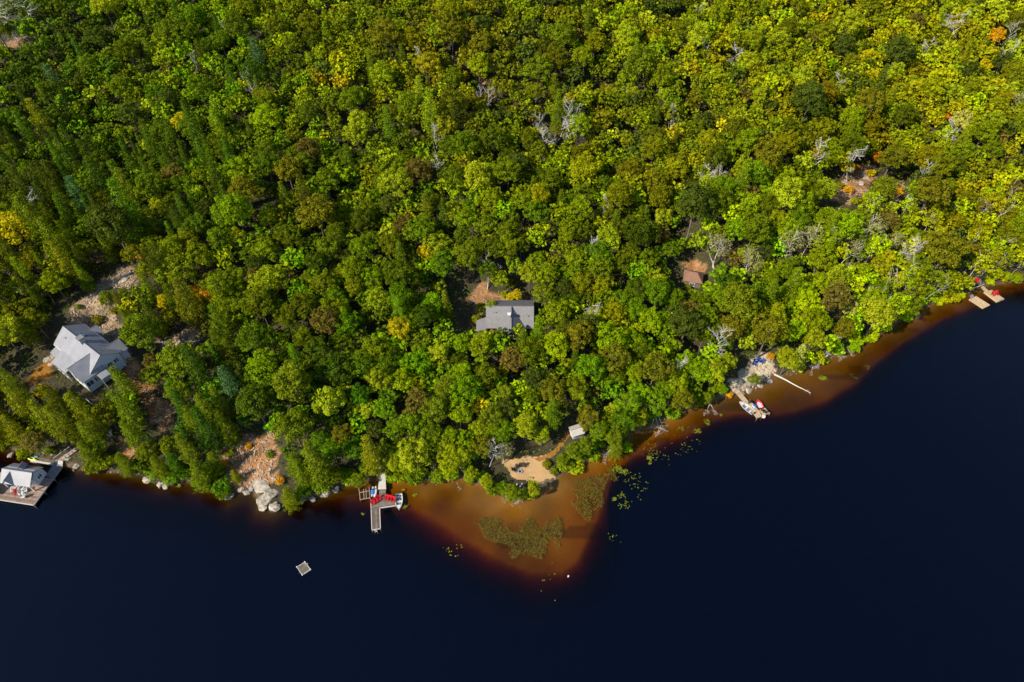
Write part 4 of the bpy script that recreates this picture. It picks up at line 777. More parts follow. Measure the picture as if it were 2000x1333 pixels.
MB().box(-3.2, -2.3, .9, 1.9, 6.3, 6.95).build('skylight', M['glass'], h1)
# terrace stones by the lawn
for i, (px, py, r_) in enumerate([(92, 702, 1.1), (98, 708, 1.0), (104, 694, .9), (112, 690, .8), (90, 712, .7), (86, 705, .6)]):
    pass

# boathouse on the big dock
DZ = .75
def quadworld(pts, z=DZ): return [at(a, b_, z) for a, b_ in pts]
def decking(parent, Q, mat, board=.15, z=None, flip=False, t=.06, name='decking'):
    """boards laid across a four-sided deck Q = A,B,C,D, running from AB to DC"""
    A, B, C_, D = [Vector(q) for q in (Q if not flip else [Q[1], Q[2], Q[3], Q[0]])]; L_ = max((B - A).length, (C_ - D).length); n_ = max(3, int(L_ / board)); m = MB()
    for i in range(n_):
        u0, u1 = (i + .06) / n_, (i + .94) / n_; q = [A.lerp(B, u0), A.lerp(B, u1), D.lerp(C_, u1), D.lerp(C_, u0)]; e = random.uniform(-.008, .008)
        m.slab([(p.x, p.y, p.z + e) for p in q], t)
    o = m.build(name, mat, parent); o['kind'] = 'stuff'
    b_ = MB().slab([(p.x, p.y, p.z - t - .01) for p in (A, B, C_, D)], .22).build('frame', M['timber'], parent)
def edgebeam(parent, a, b_, z0=-.25, z1=.05, w=.14, mat=None):
    a, b_ = Vector(a), Vector(b_); d = (b_ - a); d.z = 0; d.normalize(); n_ = Vector((-d.y, d.x, 0)) * w / 2
    MB().hexa([a - n_ + Vector((0, 0, z0)), b_ - n_ + Vector((0, 0, z0)), b_ + n_ + Vector((0, 0, z0)), a + n_ + Vector((0, 0, z0))], [a - n_ + Vector((0, 0, z1)), b_ - n_ + Vector((0, 0, z1)), b_ + n_ + Vector((0, 0, z1)), a + n_ + Vector((0, 0, z1))]).build('edge_board', mat or M['edge'], parent)
def posts(parent, pts, r=.13, top=.0, bot=-1.3):
    for p in pts: MB().tube((p[0], p[1], bot), (p[0], p[1], p[2] + top), r, r, 8).build('post', M['timber'], parent)
def dock(name, label, cat, quads_, group=None):
    return thing(name, label, cat, (0, 0, 0), 0, group)
bd = dock('dock', 'wide brown plank dock around the boathouse with a walkway to shore', 'dock', None)
Q1 = quadworld([(-30, 972), (66, 987), (104, 935), (-8, 922)]); decking(bd, Q1, M['deck'], .16, flip=True)
Q2 = quadworld([(104, 935), (88, 930), (107, 903), (122, 911)]); decking(bd, Q2, M['slate'], .15)
edgebeam(bd, Q1[0], Q1[1]); edgebeam(bd, Q1[1], at(121.5, 912, DZ), w=.2, mat=M['slate'])
Q3 = [at(107, 903, DZ + .01), at(122, 911, DZ + .01), at(123, 901, DZ + .25), at(109, 899, DZ + .25)]; decking(bd, Q3, M['edge'], .3)
Q4 = [at(109, 899, DZ + .26), at(123, 901, DZ + .26), at(150, 880, 2.2), at(139, 877, 2.2)]; decking(bd, Q4, M['deck'], .16)
for a, b_ in ((Q4[1], Q4[2]), (Q4[0], Q4[3])):
    for k in range(5): p = a.lerp(b_, k / 4); MB().box(p.x - .05, p.x + .05, p.y - .05, p.y + .05, p.z, p.z + .95).build('railing_post', M['timber'], bd)
    MB().tube(a + Vector((0, 0, .95)), b_ + Vector((0, 0, .95)), .05, .05, 6).build('handrail', M['edge'], bd)
posts(bd, [Q1[0], Q1[1], Q1[1].lerp(Q1[2], .5), Q1[2], Q2[2]])
Q5 = [at(70, 893, .45), at(107, 899, .45), at(107, 904, .45), at(70, 899, .45)]
ld = dock('jetty', 'low weathered crib jetty behind the boathouse', 'jetty', None); decking(ld, Q5, M['greydeck'], .16, flip=True)
edgebeam(ld, at(60, 900, .5), at(107, 908, .5), -.3, .1, .5, M['edge'])
posts(ld, [Q5[0], Q5[3], Q5[1]], .1, .5)
C0 = at(53, 940, DZ); bh_ang = math.atan2((at(85.8, 936, DZ) - at(24.6, 927, DZ)).y, (at(85.8, 936, DZ) - at(24.6, 927, DZ)).x)
bh = thing('boathouse', 'small white boathouse with pale grey gabled roof on the left dock', 'boathouse', C0, bh_ang)
MB().gable(-3.3, 3.3, -.6, 2.5, 0, 2.6, 3.9, 'x').build('wall', M['siding'], bh); roofpair(bh, -3.4, 3.4, -2.1, 2.5, 2.5, 4.3, M['roof'], ov=.25)
MB().gable(-2.9, -.3, -2.3, .2, 2.5, 2.55, 4.0, 'y').build('gable_wall', M['white'], bh); roofpair(bh, -2.9, -.3, -2.3, .1, 2.55, 4.05, M['roof'], 'y', .2)
MB().gable(-.6, .8, 1.0, 2.3, 3.0, 3.9, 4.6, 'y').build('dormer', M['slate'], bh); roofpair(bh, -.6, .8, 1.0, 2.3, 3.9, 4.65, M['roof2'], 'y', .12)
for x_ in (-3.2, -.2, 3.2): MB().box(x_ - .11, x_ + .11, -2.15, -1.93, 0, 2.5).build('post', M['white'], bh)
MB().box(-3.3, 3.3, -2.15, -1.95, 2.35, 2.5).build('beam', M['white'], bh)
window(bh, 1.5, -.6, 1.5, 1.6, 1.2, '-y'); window(bh, -1.6, -.6, 1.4, 1.2, 1.4, '-y'); window(bh, 3.3, .9, 1.5, 1.0, 1.0, '+x')
p = at(5, 962, 0); cn = thing('canopy', 'grey fabric boat canopy at the left frame edge by the dock', 'boat canopy', (p.x - 2.2, p.y, 0), bh_ang)
MB().gable(-2.6, 2.2, -1.4, 1.6, 2.0, 2.05, 2.6, 'x').build('cover', M['roofdark'], cn)
for x_, y_ in ((-2.4, -1.3), (2.0, -1.3), (2.0, 1.5), (-2.4, 1.5)): MB().tube((x_, y_, -4), (x_, y_, 2.1), .06, .06, 6).build('leg', M['timber'], cn)

# Adirondack chair, real slats joined as seat and back
def chair_parts(t, mat):
    m = MB()
    for i in range(5): m.box(-.27, .27, -.30 + i * .12, -.20 + i * .12, .36 - i * .035, .385 - i * .035)
    m.build('seat', mat, t); m = MB()
    for i in range(5):
        x = -.26 + i * .13; hh_ = .86 + .10 * (1 - abs(i - 2) / 2); m.hexa([(x - .055, .26, .22), (x + .055, .26, .22), (x + .055, .29, .22), (x - .055, .29, .22)], [(x - .055, .56, hh_), (x + .055, .56, hh_), (x + .055, .59, hh_), (x - .055, .59, hh_)])
    m.build('backrest', mat, t)
    for s in (-1, 1):
        MB().box(s * .36 - .07, s * .36 + .07, -.38, .38, .53, .56).build('armrest', mat, t)
        MB().box(s * .33 - .035, s * .33 + .035, -.32, -.22, 0, .53).build('leg', mat, t); MB().hexa([(s * .29 - .03, .28, 0), (s * .29 + .03, .28, 0), (s * .29 + .03, .38, 0), (s * .29 - .03, .38, 0)], [(s * .29 - .03, .30, .53), (s * .29 + .03, .30, .53), (s * .29 + .03, .40, .53), (s * .29 - .03, .40, .53)]).build('leg', mat, t)
protos = {}
def chair(px, py, z, rz, colname, label, group, sc=1.0):
    p = at(px, py, z + .4) if not isinstance(z, Vector) else z
    if not isinstance(z, Vector): p.z = z
    if colname not in protos:
        t = thing('adirondack_chair', label, 'chair', p, rz, group); chair_parts(t, M[colname]); protos[colname] = t
    else:
        t = copy_tree(protos[colname]); t.location = p; t.rotation_euler = (0, 0, rz); t['label'] = label; t['group'] = group
    t.scale = (sc,) * 3; return t
g = 'lounge chairs on the boathouse dock'
for px, py, rz, c, lab in [(26, 958, .5, 'whitep', 'leftmost white slatted chair on the boathouse dock'), (31.5, 962.5, .6, 'red', 'only red chair on the boathouse dock, among white ones'), (35, 954, -.1, 'whitep', 'white chair under the boathouse gable, second from the left'), (42.5, 954, -.2, 'whitep', 'white chair behind and right of the red one'), (48.5, 959, -.9, 'whitep', 'white chair nearest the open deck boards'), (46, 970, -1.5, 'whitep', 'frontmost white chair on the boathouse dock'), (41, 964, .9, 'whitep', 'small white chair in the middle of the boathouse group')]:
    chair(px, py, DZ + .02, rz, c, lab, g, 1.15)
def hull(L_, W_, H_, t=.06, blunt=.25):
    """open hull: pointed bow at +x, transom at -x"""
    m = MB(); n_ = 9; outer, inner = [], []
    for i in range(n_):
        u = i / (n_ - 1); x = -L_ / 2 + L_ * u; w = W_ / 2 * (1 - max(0, (u - .35) / .65) ** 2.2) ** .8 * (.88 + .12 * min(1, u * 4)); w = max(w, .03); s = .15 * u * u
        outer.append([(x, -w, H_ + s), (x, -w * .8, H_ * .35 + s * .5), (x, 0, s * .8), (x, w * .8, H_ * .35 + s * .5), (x, w, H_ + s)]); w2 = max(w - t * 1.6, .01)
        inner.append([(x + t * (1 if i == 0 else -1 if i == n_ - 1 else 0), -w2, H_ + s), (x, -w2 * .8, H_ * .4 + s * .5), (x, 0, H_ * .3 + s * .8), (x, w2 * .8, H_ * .4 + s * .5), (x, w2, H_ + s)])
    vs = [p for r_ in outer for p in r_] + [p for r_ in inner for p in r_]; k = n_ * 5; fs = []
    for i in range(n_ - 1):
        for j in range(4): a = i * 5 + j; fs.append((a, a + 5, a + 6, a + 1)); fs.append((k + a, k + a + 1, k + a + 6, k + a + 5))
        for j in (0, 4): a = i * 5 + j; fs.append((a, a + 5, k + a + 5, k + a))
    for i in (0, n_ - 1):
        for j in range(4): a = i * 5 + j; fs.append((a, a + 1, k + a + 1, k + a))
    fs.append((0, 1, 2, 3, 4)); fs.append((k, k + 1, k + 2, k + 3, k + 4))
    m.add(vs, fs, .5); return m
def motorboat(px, py, rz, L_, W_, label, mat='gel', inmat='boatin', motor=True, name='motorboat', cat='motorboat'):
    p = at(px, py, .1); t = thing(name, label, cat, (p.x, p.y, -.15), rz); hull(L_, W_, .65).build('hull', M[mat], t)
    MB().slab([(-L_ / 2 + .1, -W_ * .33, .28), (L_ * .12, -W_ * .36, .28), (L_ * .30, -W_ * .16, .33), (L_ * .30, W_ * .16, .33), (L_ * .12, W_ * .36, .28), (-L_ / 2 + .1, W_ * .33, .28)], .05).build('floor', M[inmat], t)
    for x in (-L_ * .30, -L_ * .02): MB().box(x - .18, x + .18, -W_ * .40, W_ * .40, .42, .50).build('bench_seat', M['whitep'], t)
    MB().slab([(L_ * .22, -W_ * .30, .74), (L_ * .45, -.08, .80), (L_ * .45, .08, .80), (L_ * .22, W_ * .30, .74)], .05).build('foredeck', M[mat], t)
    if motor:
        mo = MB().box(-L_ / 2 - .38, -L_ / 2 - .02, -.16, .16, .5, 1.0).build('outboard_motor', M['black'], t); MB().box(-L_ / 2 - .26, -L_ / 2 - .14, -.05, .05, -.3, .5).build('shaft', M['black'], mo)
    return t
def kayak(p, rz, L_, W_, H_, mat, name, label, cat, group=None):
    t = thing(name, label, cat, p, rz, group); m = MB(); n_ = 9; vs, fs = [], []
    for i in range(n_):
        u = i / (n_ - 1); w = max(W_ / 2 * math.sin(math.pi * min(max(u, .04), .96)) ** .6, .02); x = -L_ / 2 + L_ * u; vs += [(x, -w, H_ * .5), (x, -w * .6, H_), (x, w * .6, H_), (x, w, H_ * .5), (x, 0, 0)]
    for i in range(n_ - 1):
        for j in range(5): a = i * 5 + j; b_ = i * 5 + (j + 1) % 5; fs.append((a, a + 5, b_ + 5, b_))
    fs += [(0, 1, 2, 3, 4), tuple(range((n_ - 1) * 5, n_ * 5))]; m.add(vs, fs, .5); m.build('hull', mat, t); return t
# kayaks on the jetty end
k1 = kayak(at(62, 897, .5), bh_ang - .05, 2.6, .65, .25, M['yellow'], 'kayak', 'bright yellow kayak tip at the end of the low jetty', 'kayak'); MB().box(-.4, .4, -.2, .2, .2, .27).build('cockpit', M['black'], k1)
k2 = kayak(at(65, 893, .55), bh_ang + .1, 2.4, .65, .25, M['teal'], 'kayak', 'green kayak behind the yellow one on the low jetty', 'kayak'); MB().box(-.4, .4, -.2, .2, .2, .27).build('cockpit', M['black'], k2)

# ---- dock with six red chairs
D2 = dock('dock', 'T-shaped weathered grey dock with white edges and six red chairs', 'dock', None); Z2 = .5
Qa = [at(738, 956, .9), at(754, 955.5, .9), at(752.5, 922, 1.5), at(742, 924, 1.5)]; decking(D2, Qa, M['edge'], .3, flip=True); D2ramp = Qa
Qb = quadworld([(740.5, 975), (753.5, 973), (753.5, 955), (740.5, 956)], Z2 + .01); decking(D2, Qb, M['greydeck'], .15, flip=True)
Qc = quadworld([(725, 995), (773, 988), (772.5, 969.5), (724, 977)], Z2); decking(D2, Qc, M['greydeck'], .15, flip=True)
Qd = quadworld([(726.5, 1035.5), (743, 1033.2), (741.6, 992.5), (725, 994.7)], Z2 + .012); decking(D2, Qd, M['greydeck'], .15)
for a, b_ in ((Qc[3], Qc[0]), (at(742, 992.6, Z2), Qc[1]), (Qd[0], Qd[1]), (Qd[1], Qd[2]), (Qd[0], Qd[3]), (Qc[1], Qc[2])): edgebeam(D2, a, b_, -.2, .09, .16)
posts(D2, [Qc[0], Qc[1], Qc[2], Qc[3], Qd[0], Qd[1], Qb[2]], .1, .12)
p = at(735, 1037, 0); MB().box(p.x - .28, p.x - .2, p.y - .3, p.y - .2, -.8, 1.1).build('ladder_rail', M['edge'], D2); MB().box(p.x + .2, p.x + .28, p.y - .3, p.y - .2, -.8, 1.1).build('ladder_rail', M['edge'], D2)
MB().box(p.x - .2, p.x + .2, p.y - .32, p.y - .2, .2, .3).build('ladder_rung', M['edge'], D2); MB().box(p.x - .2, p.x + .2, p.y - .32, p.y - .2, .75, .85).build('ladder_rung', M['edge'], D2)
g = 'red lounge chairs on the T-shaped dock'
ords = ['outermost', 'middle', 'innermost']
for i, (px, py, rz) in enumerate([(728.5, 982.5, .55), (734.5, 978.5, .5), (740.5, 974.5, .45)]): chair(px, py, Z2 + .03, rz, 'red', f'{ords[i]} red chair in the left trio on the T-shaped dock', g, 1.18)
for i, (px, py, rz) in enumerate([(768, 977.5, -.35), (761.5, 975.5, -.3), (755.5, 974, -.25)]): chair(px, py, Z2 + .03, rz, 'red', f'{ords[i]} red chair in the right trio on the T-shaped dock', g, 1.18)
motorboat(779.5, 981.5, R(-83), 3.9, 1.7, 'small white motorboat moored at the right end of the T-shaped dock')
sp_ = kayak(at(727.6, 961.5, .1), R(91), 2.5, .8, .3, M['gel'], 'water_scooter', 'white and blue water scooter moored left of the ramp', 'water scooter'); MB().box(-.75, .2, -.26, .26, .28, .5).build('seat', M['bluesup'], sp_); MB().box(.35, .5, -.3, .3, .3, .75).build('handlebar', M['black'], sp_)
kayak(at(732.8, 961.5, .15), R(91), 2.9, .78, .14, M['gel'], 'paddleboard', 'plain white paddleboard floating beside the water scooter', 'paddleboard')
cr = thing('mooring_frame', 'open grey log frame standing in the water left of the dock', 'mooring frame', (0, 0, 0))
for a, b_ in (((701.5, 956), (704, 977)), ((721.5, 953.5), (723, 975)), ((703, 976.5), (724, 972.5)), ((703, 962.5), (722, 959)), ((710.5, 956), (711.5, 975)), ((715, 955.5), (716, 974))): MB().tube(at(*a, .45 + .01 * random.random() * 9), at(*b_, .45 + .01 * random.random() * 9), .11, .1, 7).build('rail', M['timber'], cr)
for a in ((701.5, 956), (704, 977), (721.5, 953.5), (723, 975)): p = at(*a, 0); MB().tube((p.x, p.y, -2), (p.x, p.y, .7), .1, .1, 7).build('post', M['timber'], cr)

# ---- swim raft
Qr = quadworld([(580, 1108), (590.5, 1123.5), (606.5, 1113), (595.5, 1098.5)], .4); rf = thing('swim_raft', 'small square wooden swim raft floating alone in open water', 'raft', (0, 0, 0)); decking(rf, Qr, M['greydeck'], .2)
for i in range(4): edgebeam(rf, Qr[i], Qr[(i + 1) % 4], -.2, .06, .12)
for q in Qr: MB().tube((q.x, q.y, .3), (q.x, q.y, .62), .13, .13, 8).build('corner_post', M['whitep'], rf)
c = sum(Qr, Vector()) / 4; MB().box(c.x - .9, c.x + .9, c.y - .9, c.y + .9, -.35, .2).build('float', M['black'], rf)
p = Qr[3].lerp(Qr[2], .35)
for s in (-.22, .22): MB().tube((p.x + s, p.y + s * .6, .3), (p.x + s, p.y + s * .6, 1.1), .04, .04, 6).build('ladder_rail', M['whitep'], rf)
MB().tube((p.x - .22, p.y - .13, .8), (p.x + .22, p.y + .13, .8), .035, .035, 6).build('ladder_rung', M['whitep'], rf)

# ---- dock with the red boat
Z3 = .45; D3 = dock('dock', 'pale new wooden dock and narrow walkway beside the pale rocks', 'dock', None)
Qa = [at(1433, 762, .9), at(1440, 757, .9), at(1464, 787, Z3 + .02), at(1456, 790, Z3 + .02)]; decking(D3, Qa, M['newdeck'], .16, flip=True)
Qb = quadworld([(1455.5, 785.5), (1464.5, 781.5), (1482, 802), (1470, 806)], Z3); decking(D3, Qb, M['newdeck'], .16, flip=True)
Qc = quadworld([(1470, 806.2), (1482, 802.4), (1488.5, 813.5), (1478.5, 817)], Z3 - .02); decking(D3, Qc, M['newdeck'], .16)
Qd = quadworld([(1482.5, 801.5), (1494, 796.5), (1503.5, 807.5), (1491.5, 811.5)], Z3 - .01); decking(D3, Qd, M['newdeck'], .16)
posts(D3, [Qb[0], Qb[1], Qc[2], Qc[3], Qd[2]], .09, .1)
motorboat(1457.5, 797.5, R(129), 4.3, 1.7, 'grey open fishing boat tied along the left of the pale new dock', 'gel', 'boatin')
rb = motorboat(1482, 790.5, R(100), 2.5, 1.6, 'small red boat with a pale pink seat behind the pale new dock', 'redhull', 'pink', False, 'pedal_boat', 'pedal boat')
p = at(1463, 788, Z3); tb = thing('table', 'round dark table at the shore end of the pale dock', 'table', (p.x, p.y, Z3), 0); MB().tube((0, 0, .66), (0, 0, .72), .42, .42, 14).build('tabletop', M['black'], tb); MB().tube((0, 0, 0), (0, 0, .66), .05, .05, 8).build('leg', M['black'], tb); MB().tube((0, 0, 0), (0, 0, .04), .22, .22, 10).build('base', M['black'], tb)
p = at(1472.5, 794.5, Z3); tw = thing('cooler', 'blue and white cooler in the middle of the pale dock', 'cooler', (p.x, p.y, Z3), R(-50)); MB().box(-.45, .45, -.25, .25, 0, .35).build('body', M['whitep'], tw); MB().box(-.46, .46, -.26, .26, .35, .42).build('lid', M['bluesup'], tw)
p = at(1491.5, 813.5, .1); bo = thing('inflatable_seat', 'pale pink float moored at the outer corner of the dock', 'float', (p.x, p.y, -.05), .3); MB().tube((0, 0, 0), (0, 0, .35), .5, .42, 12).build('tube', M['pink'], bo); MB().tube((0, 0, .36), (0, 0, .42), .25, .25, 10).build('seat', M['whitep'], bo)
g = 'dark chairs on the pale dock'
chair(1490, 801.5, Z3, 2.4, 'black', 'left dark chair on the small side float', g); chair(1495, 804.5, Z3, 2.6, 'black', 'right dark chair on the small side float', g)
g = 'blue chairs on the pale rock'
for px, py, rz, lab in [(1474, 711.5, 1.2, 'lowest blue chair, front left of the ring on pale rock'), (1476, 706, .8, 'blue chair at the upper left of the ring on pale rock'), (1482, 704.5, .1, 'topmost blue chair of the ring on pale rock'), (1488, 707.5, -.8, 'rightmost blue chair of the ring on pale rock')]:
    q = ground_at(px, py, .4); chair(0, 0, q, rz, 'blue', lab, g, 1.12)

# ---- twin floats at the far right
Z4 = .4; F1 = thing('floating_dock', 'empty pale wooden float nearest the leafy bank on the right', 'floating dock', (0, 0, 0), 0, 'pale floats near the right edge'); Qa = quadworld([(1893, 585), (1906.5, 579), (1933.5, 596), (1920, 602.5)], Z4); decking(F1, Qa, M['newdeck'], .2)
Qe = [at(1895, 577, .8), at(1901, 575, .8), at(1903, 581, Z4 + .02), at(1897, 584, Z4 + .02)]; decking(F1, Qe, M['slate'], .2)
F2 = thing('floating_dock', 'pale wooden float with gangway and two red chairs on it', 'floating dock', (0, 0, 0), 0, 'pale floats near the right edge'); Qb = quadworld([(1922, 571), (1937, 567), (1961.5, 584.5), (1947, 590)], Z4); decking(F2, Qb, M['newdeck'], .2)
Qf = [at(1916.5, 560.5, 1.0), at(1921, 559, 1.0), at(1931, 568.5, Z4 + .02), at(1925, 570.5, Z4 + .02)]; decking(F2, Qf, M['newdeck'], .2, flip=True)
for F_, Q in ((F1, Qa), (F2, Qb)):
    for i in range(4): edgebeam(F_, Q[i], Q[(i + 1) % 4], -.3, .04, .1, M['newdeck'])
q = Qb[2].lerp(Qb[3], .5)
for s in (-.25, .25): MB().tube((q.x + s, q.y + s * .5, -.3), (q.x + s, q.y + s * .5, 1.0), .04, .04, 6).build('ladder_rail', M['slate'], F2)
g = 'red chairs near the right edge'
chair(1940.5, 575.5, Z4 + .02, .4, 'red', 'left red chair on the pale float', g, 1.2); chair(1946, 574, Z4 + .02, -.2, 'red', 'right red chair on the pale float', g, 1.2)
pd = ground_at(1906, 552); PDz = pd.z + .5; pt = thing('platform', 'small rust-brown wooden platform on the bank with two red chairs', 'platform', (0, 0, 0)); Qg = [at(1897, 549, PDz), at(1899, 556, PDz), at(1917, 552, PDz), at(1916, 545, PDz)]; decking(pt, Qg, M['deck'], .18)
for q in Qg: MB().box(q.x - .08, q.x + .08, q.y - .08, q.y + .08, q.z - 3, q.z - .1).build('post', M['timber'], pt)
chair(1902, 551.5, PDz, .3, 'red', 'left red chair on the platform above the shore', g, 1.2); chair(1907.5, 550, PDz, -.2, 'red', 'right red chair on the platform above the shore', g, 1.2)
fallen(1894, 565.5, 1922, 556, 1.1, 1.3, 'straight white log lying at the foot of the platform', 1.2, LOGM)

# ---- grey-roofed cabin
M["cabinroof"] = plain("brownish grey cabin roof", (.16, .15, .15), .7, .12, 1.2, 0, .3, .15, 6)
c2 = thing('cabin', 'grey-roofed cabin with a wide front gable hidden among tall trees', 'cabin', (CABIN_P.x, CABIN_P.y, CABIN_P.z), 0)
px0 = at(996, 598.6, CABIN_P.z + 5.4); c2.location = (px0.x, px0.y, CABIN_P.z)
MB().gable(-5.8, 5.8, -4.0, 3.4, -1.5, 2.9, 5.1, 'x').build('wall', M['timber'], c2)
MB().slab([(-6.1, -5.0, 2.6), (6.1, -5.0, 2.6), (6.1, 0, 5.4), (-6.1, 0, 5.4)], .14).build("roof", M["cabinroof"], c2); MB().slab([(-6.1, .02, 5.38), (6.1, .02, 5.38), (6.1, 4.4, 3.0), (-6.1, 4.4, 3.0)], .14).build('roof', M['roofdark'], c2)  # back slope in darker grey: its shade is put into the colour
MB().tube((-6.1, .0, 5.4), (6.1, .0, 5.4), .08, .08, 6).build('ridge_cap', M['roof2'], c2)
for x_, y_, z_ in ((-4.2, 1.2, 4.8), (-3.6, -1.6, 4.6), (4.6, -2.4, 4.2)): MB().tube((x_, y_, z_ - .4), (x_, y_, z_ + .5), .08, .08, 8).build('vent_pipe', M['slate'], c2)
MB().gable(-2.9, 3.7, -8.5, -1, -1.5, 2.6, 5.1, 'y').build('wall', M['timber'], c2)
MB().slab([(-3.3, -8.9, 2.55), (.4, -8.9, 5.55), (.4, -.2, 5.55), (-3.3, -5.0, 2.55)], .12).build('roof', M['roof2'], c2); MB().slab([(.42, -8.9, 5.53), (4.1, -8.9, 2.55), (4.1, -5.0, 2.55), (.42, -.2, 5.53)], .12).build('roof', M['roof2'], c2)
MB().tube((.4, -8.9, 5.56), (.4, -.2, 5.56), .07, .07, 6).build('ridge_cap', M['roofdark'], c2)
ch_ = MB().box(-.55, .15, -4.0, -3.3, 4.4, 6.4).build('chimney', M['stone'], c2); MB().box(-.65, .25, -4.1, -3.2, 6.4, 6.55).build('chimney_cap', M['whitep'], ch_)
MB().slab([(-8.6, -5.4, 1.8), (-6.0, -5.2, 2.5), (-6.0, -1.4, 2.9), (-8.6, -2.0, 2.2)], .12).build('lean_to_roof', M['roof2'], c2); MB().box(-8.2, -5.8, -5.0, -2.0, -1.5, 1.9).build('lean_to', M['timber'], c2)
window(c2, -4.4, -4.0, 1.2, 1.2, 1.1, '-y'); window(c2, 4.8, -4.0, 1.2, 1.0, 1.1, '-y'); window(c2, .4, -8.5, 1.6, 2.6, 1.8, '-y')

# ---- brown-roofed cabin (hipped)
c3 = thing('cabin', 'small cabin with a reddish-brown hipped roof on the right slope', 'cabin', HUT_P, R(-14)); c3.scale = (.86, .86, .9); ap = (0, 0, 4.4)
co = [(-3.0, -2.6, 2.5), (3.0, -2.6, 2.5), (3.0, 2.6, 2.5), (-3.0, 2.6, 2.5)]; r1_, r2_ = (-.9, 0, 4.3), (.9, 0, 4.3)
MB().box(-2.6, 2.6, -2.2, 2.2, -2, 2.45).build('wall', M['bark'], c3)
MB().slab([co[0], co[1], r2_, r1_], .12).build('roof', M['brownroof'], c3); MB().slab([co[2], co[3], r1_, r2_], .12).build('roof', M['brownroof'], c3); MB().slab([co[3], co[0], r1_], .12).build('roof', M['brownroof'], c3); MB().slab([co[1], co[2], r2_], .12).build('roof', M['brownroof'], c3)
window(c3, 0, -2.2, 1.2, 1.4, 1.1, '-y')

# ---- white shed by the path
s4 = thing('shed', 'small shed with a pale metal roof at the top of the sandy path', 'shed', SHED_P, R(20)); s4.scale = (.85, .85, .85); MB().gable(-1.5, 1.5, -1.4, 1.4, -.8, 1.9, 2.5, 'x').build('wall', M['siding'], s4); roofpair(s4, -1.5, 1.5, -1.4, 1.4, 1.9, 2.6, M['edge'], ov=.3); MB().box(-1.6, -1.5, -.45, .45, 0, 1.8).build('door', M['white'], s4)

# ---- beach chairs, fire pit
g = 'black chairs on the beach'
for px, py, rz, lab in [(1003.5, 918, 1.3, 'leftmost black chair on the sandy beach'), (1007, 919.5, 1.0, 'second black chair from the left on the sandy beach'), (1010.5, 912.5, .5, 'third black chair from the left, nearest the bushes'), (1016.5, 910.5, .1, 'fourth black chair from the left on the sandy beach'), (1024.5, 910.5, -.5, 'rightmost black chair on the sandy beach')]:
    q = ground_at(px, py, .3); q.z += .07; chair(0, 0, q, rz, 'black', lab, g, .95)
q = ground_at(1015.5, 922); fp = thing('fire_pit', 'dark round fire pit in front of the beach chairs', 'fire pit', q)
for i in range(9): a = i * .698; MB().box(.48 * math.cos(a) - .13, .48 * math.cos(a) + .13, .48 * math.sin(a) - .13, .48 * math.sin(a) + .13, 0, .26).build('stone', M['stone'], fp)
MB().tube((0, 0, .02), (0, 0, .12), .42, .42, 12).build('ash_bed', M['black'], fp)
# white box on the slope below the big house, electrical post
q = ground_at(216, 848); wb = thing('storage_box', 'small white storage box on the rocks below the big house', 'box', q, R(-65)); MB().box(-.8, .8, -.45, .45, 0, .6).build('body', M['whitep'], wb); MB().box(-.84, .84, -.49, .49, .6, .68).build('lid', M['white'], wb)

# ------------------------------------------------------------------ rocks
def rockmesh(seed, sub=3):
    import bmesh
    bm = bmesh.new(); bmesh.ops.create_icosphere(bm, subdivisions=sub, radius=1); rng = np.random.default_rng(seed); pl = [(unit(rng.normal(0, 1, 3)), rng.uniform(.62, .9)) for _ in range(10)]
    for v in bm.verts:
        c = np.array(v.co)
        for n_, d in pl:
            k = c @ n_
            if k > d: c = c - n_ * (k - d) * .92
        c = c * (1 + .05 * rng.normal()); v.co = c
    me = bpy.data.meshes.new('boulder'); bm.to_mesh(me); bm.free(); me.attributes.new('board', 'FLOAT', 'POINT'); return me
ROCKS = [rockmesh(i) for i in range(5)]
for me in ROCKS: me.materials.append(M['rock'])
ROCKP = [m_.copy() for m_ in ROCKS]
for me in ROCKP: me.materials.clear(); me.materials.append(M['palerock'])
def boulder(px, py, rp, lab, pale=True, flat=.6, group='boulders along the shore', water=False, sx=1.0):
    p = ground_at(px, py, .2); r0 = rp * proj(p)[2] / FPX; o = bpy.data.objects.new('boulder', (ROCKP if pale else ROCKS)[random.randrange(5)]); COL.objects.link(o); o.location = (p.x, p.y, p.z - r0 * .15); o.rotation_euler = (random.uniform(-.25, .25), random.uniform(-.25, .25), random.uniform(0, 6)); o.scale = (r0 * sx, r0, r0 * flat); tag(o, lab, 'boulder', group)
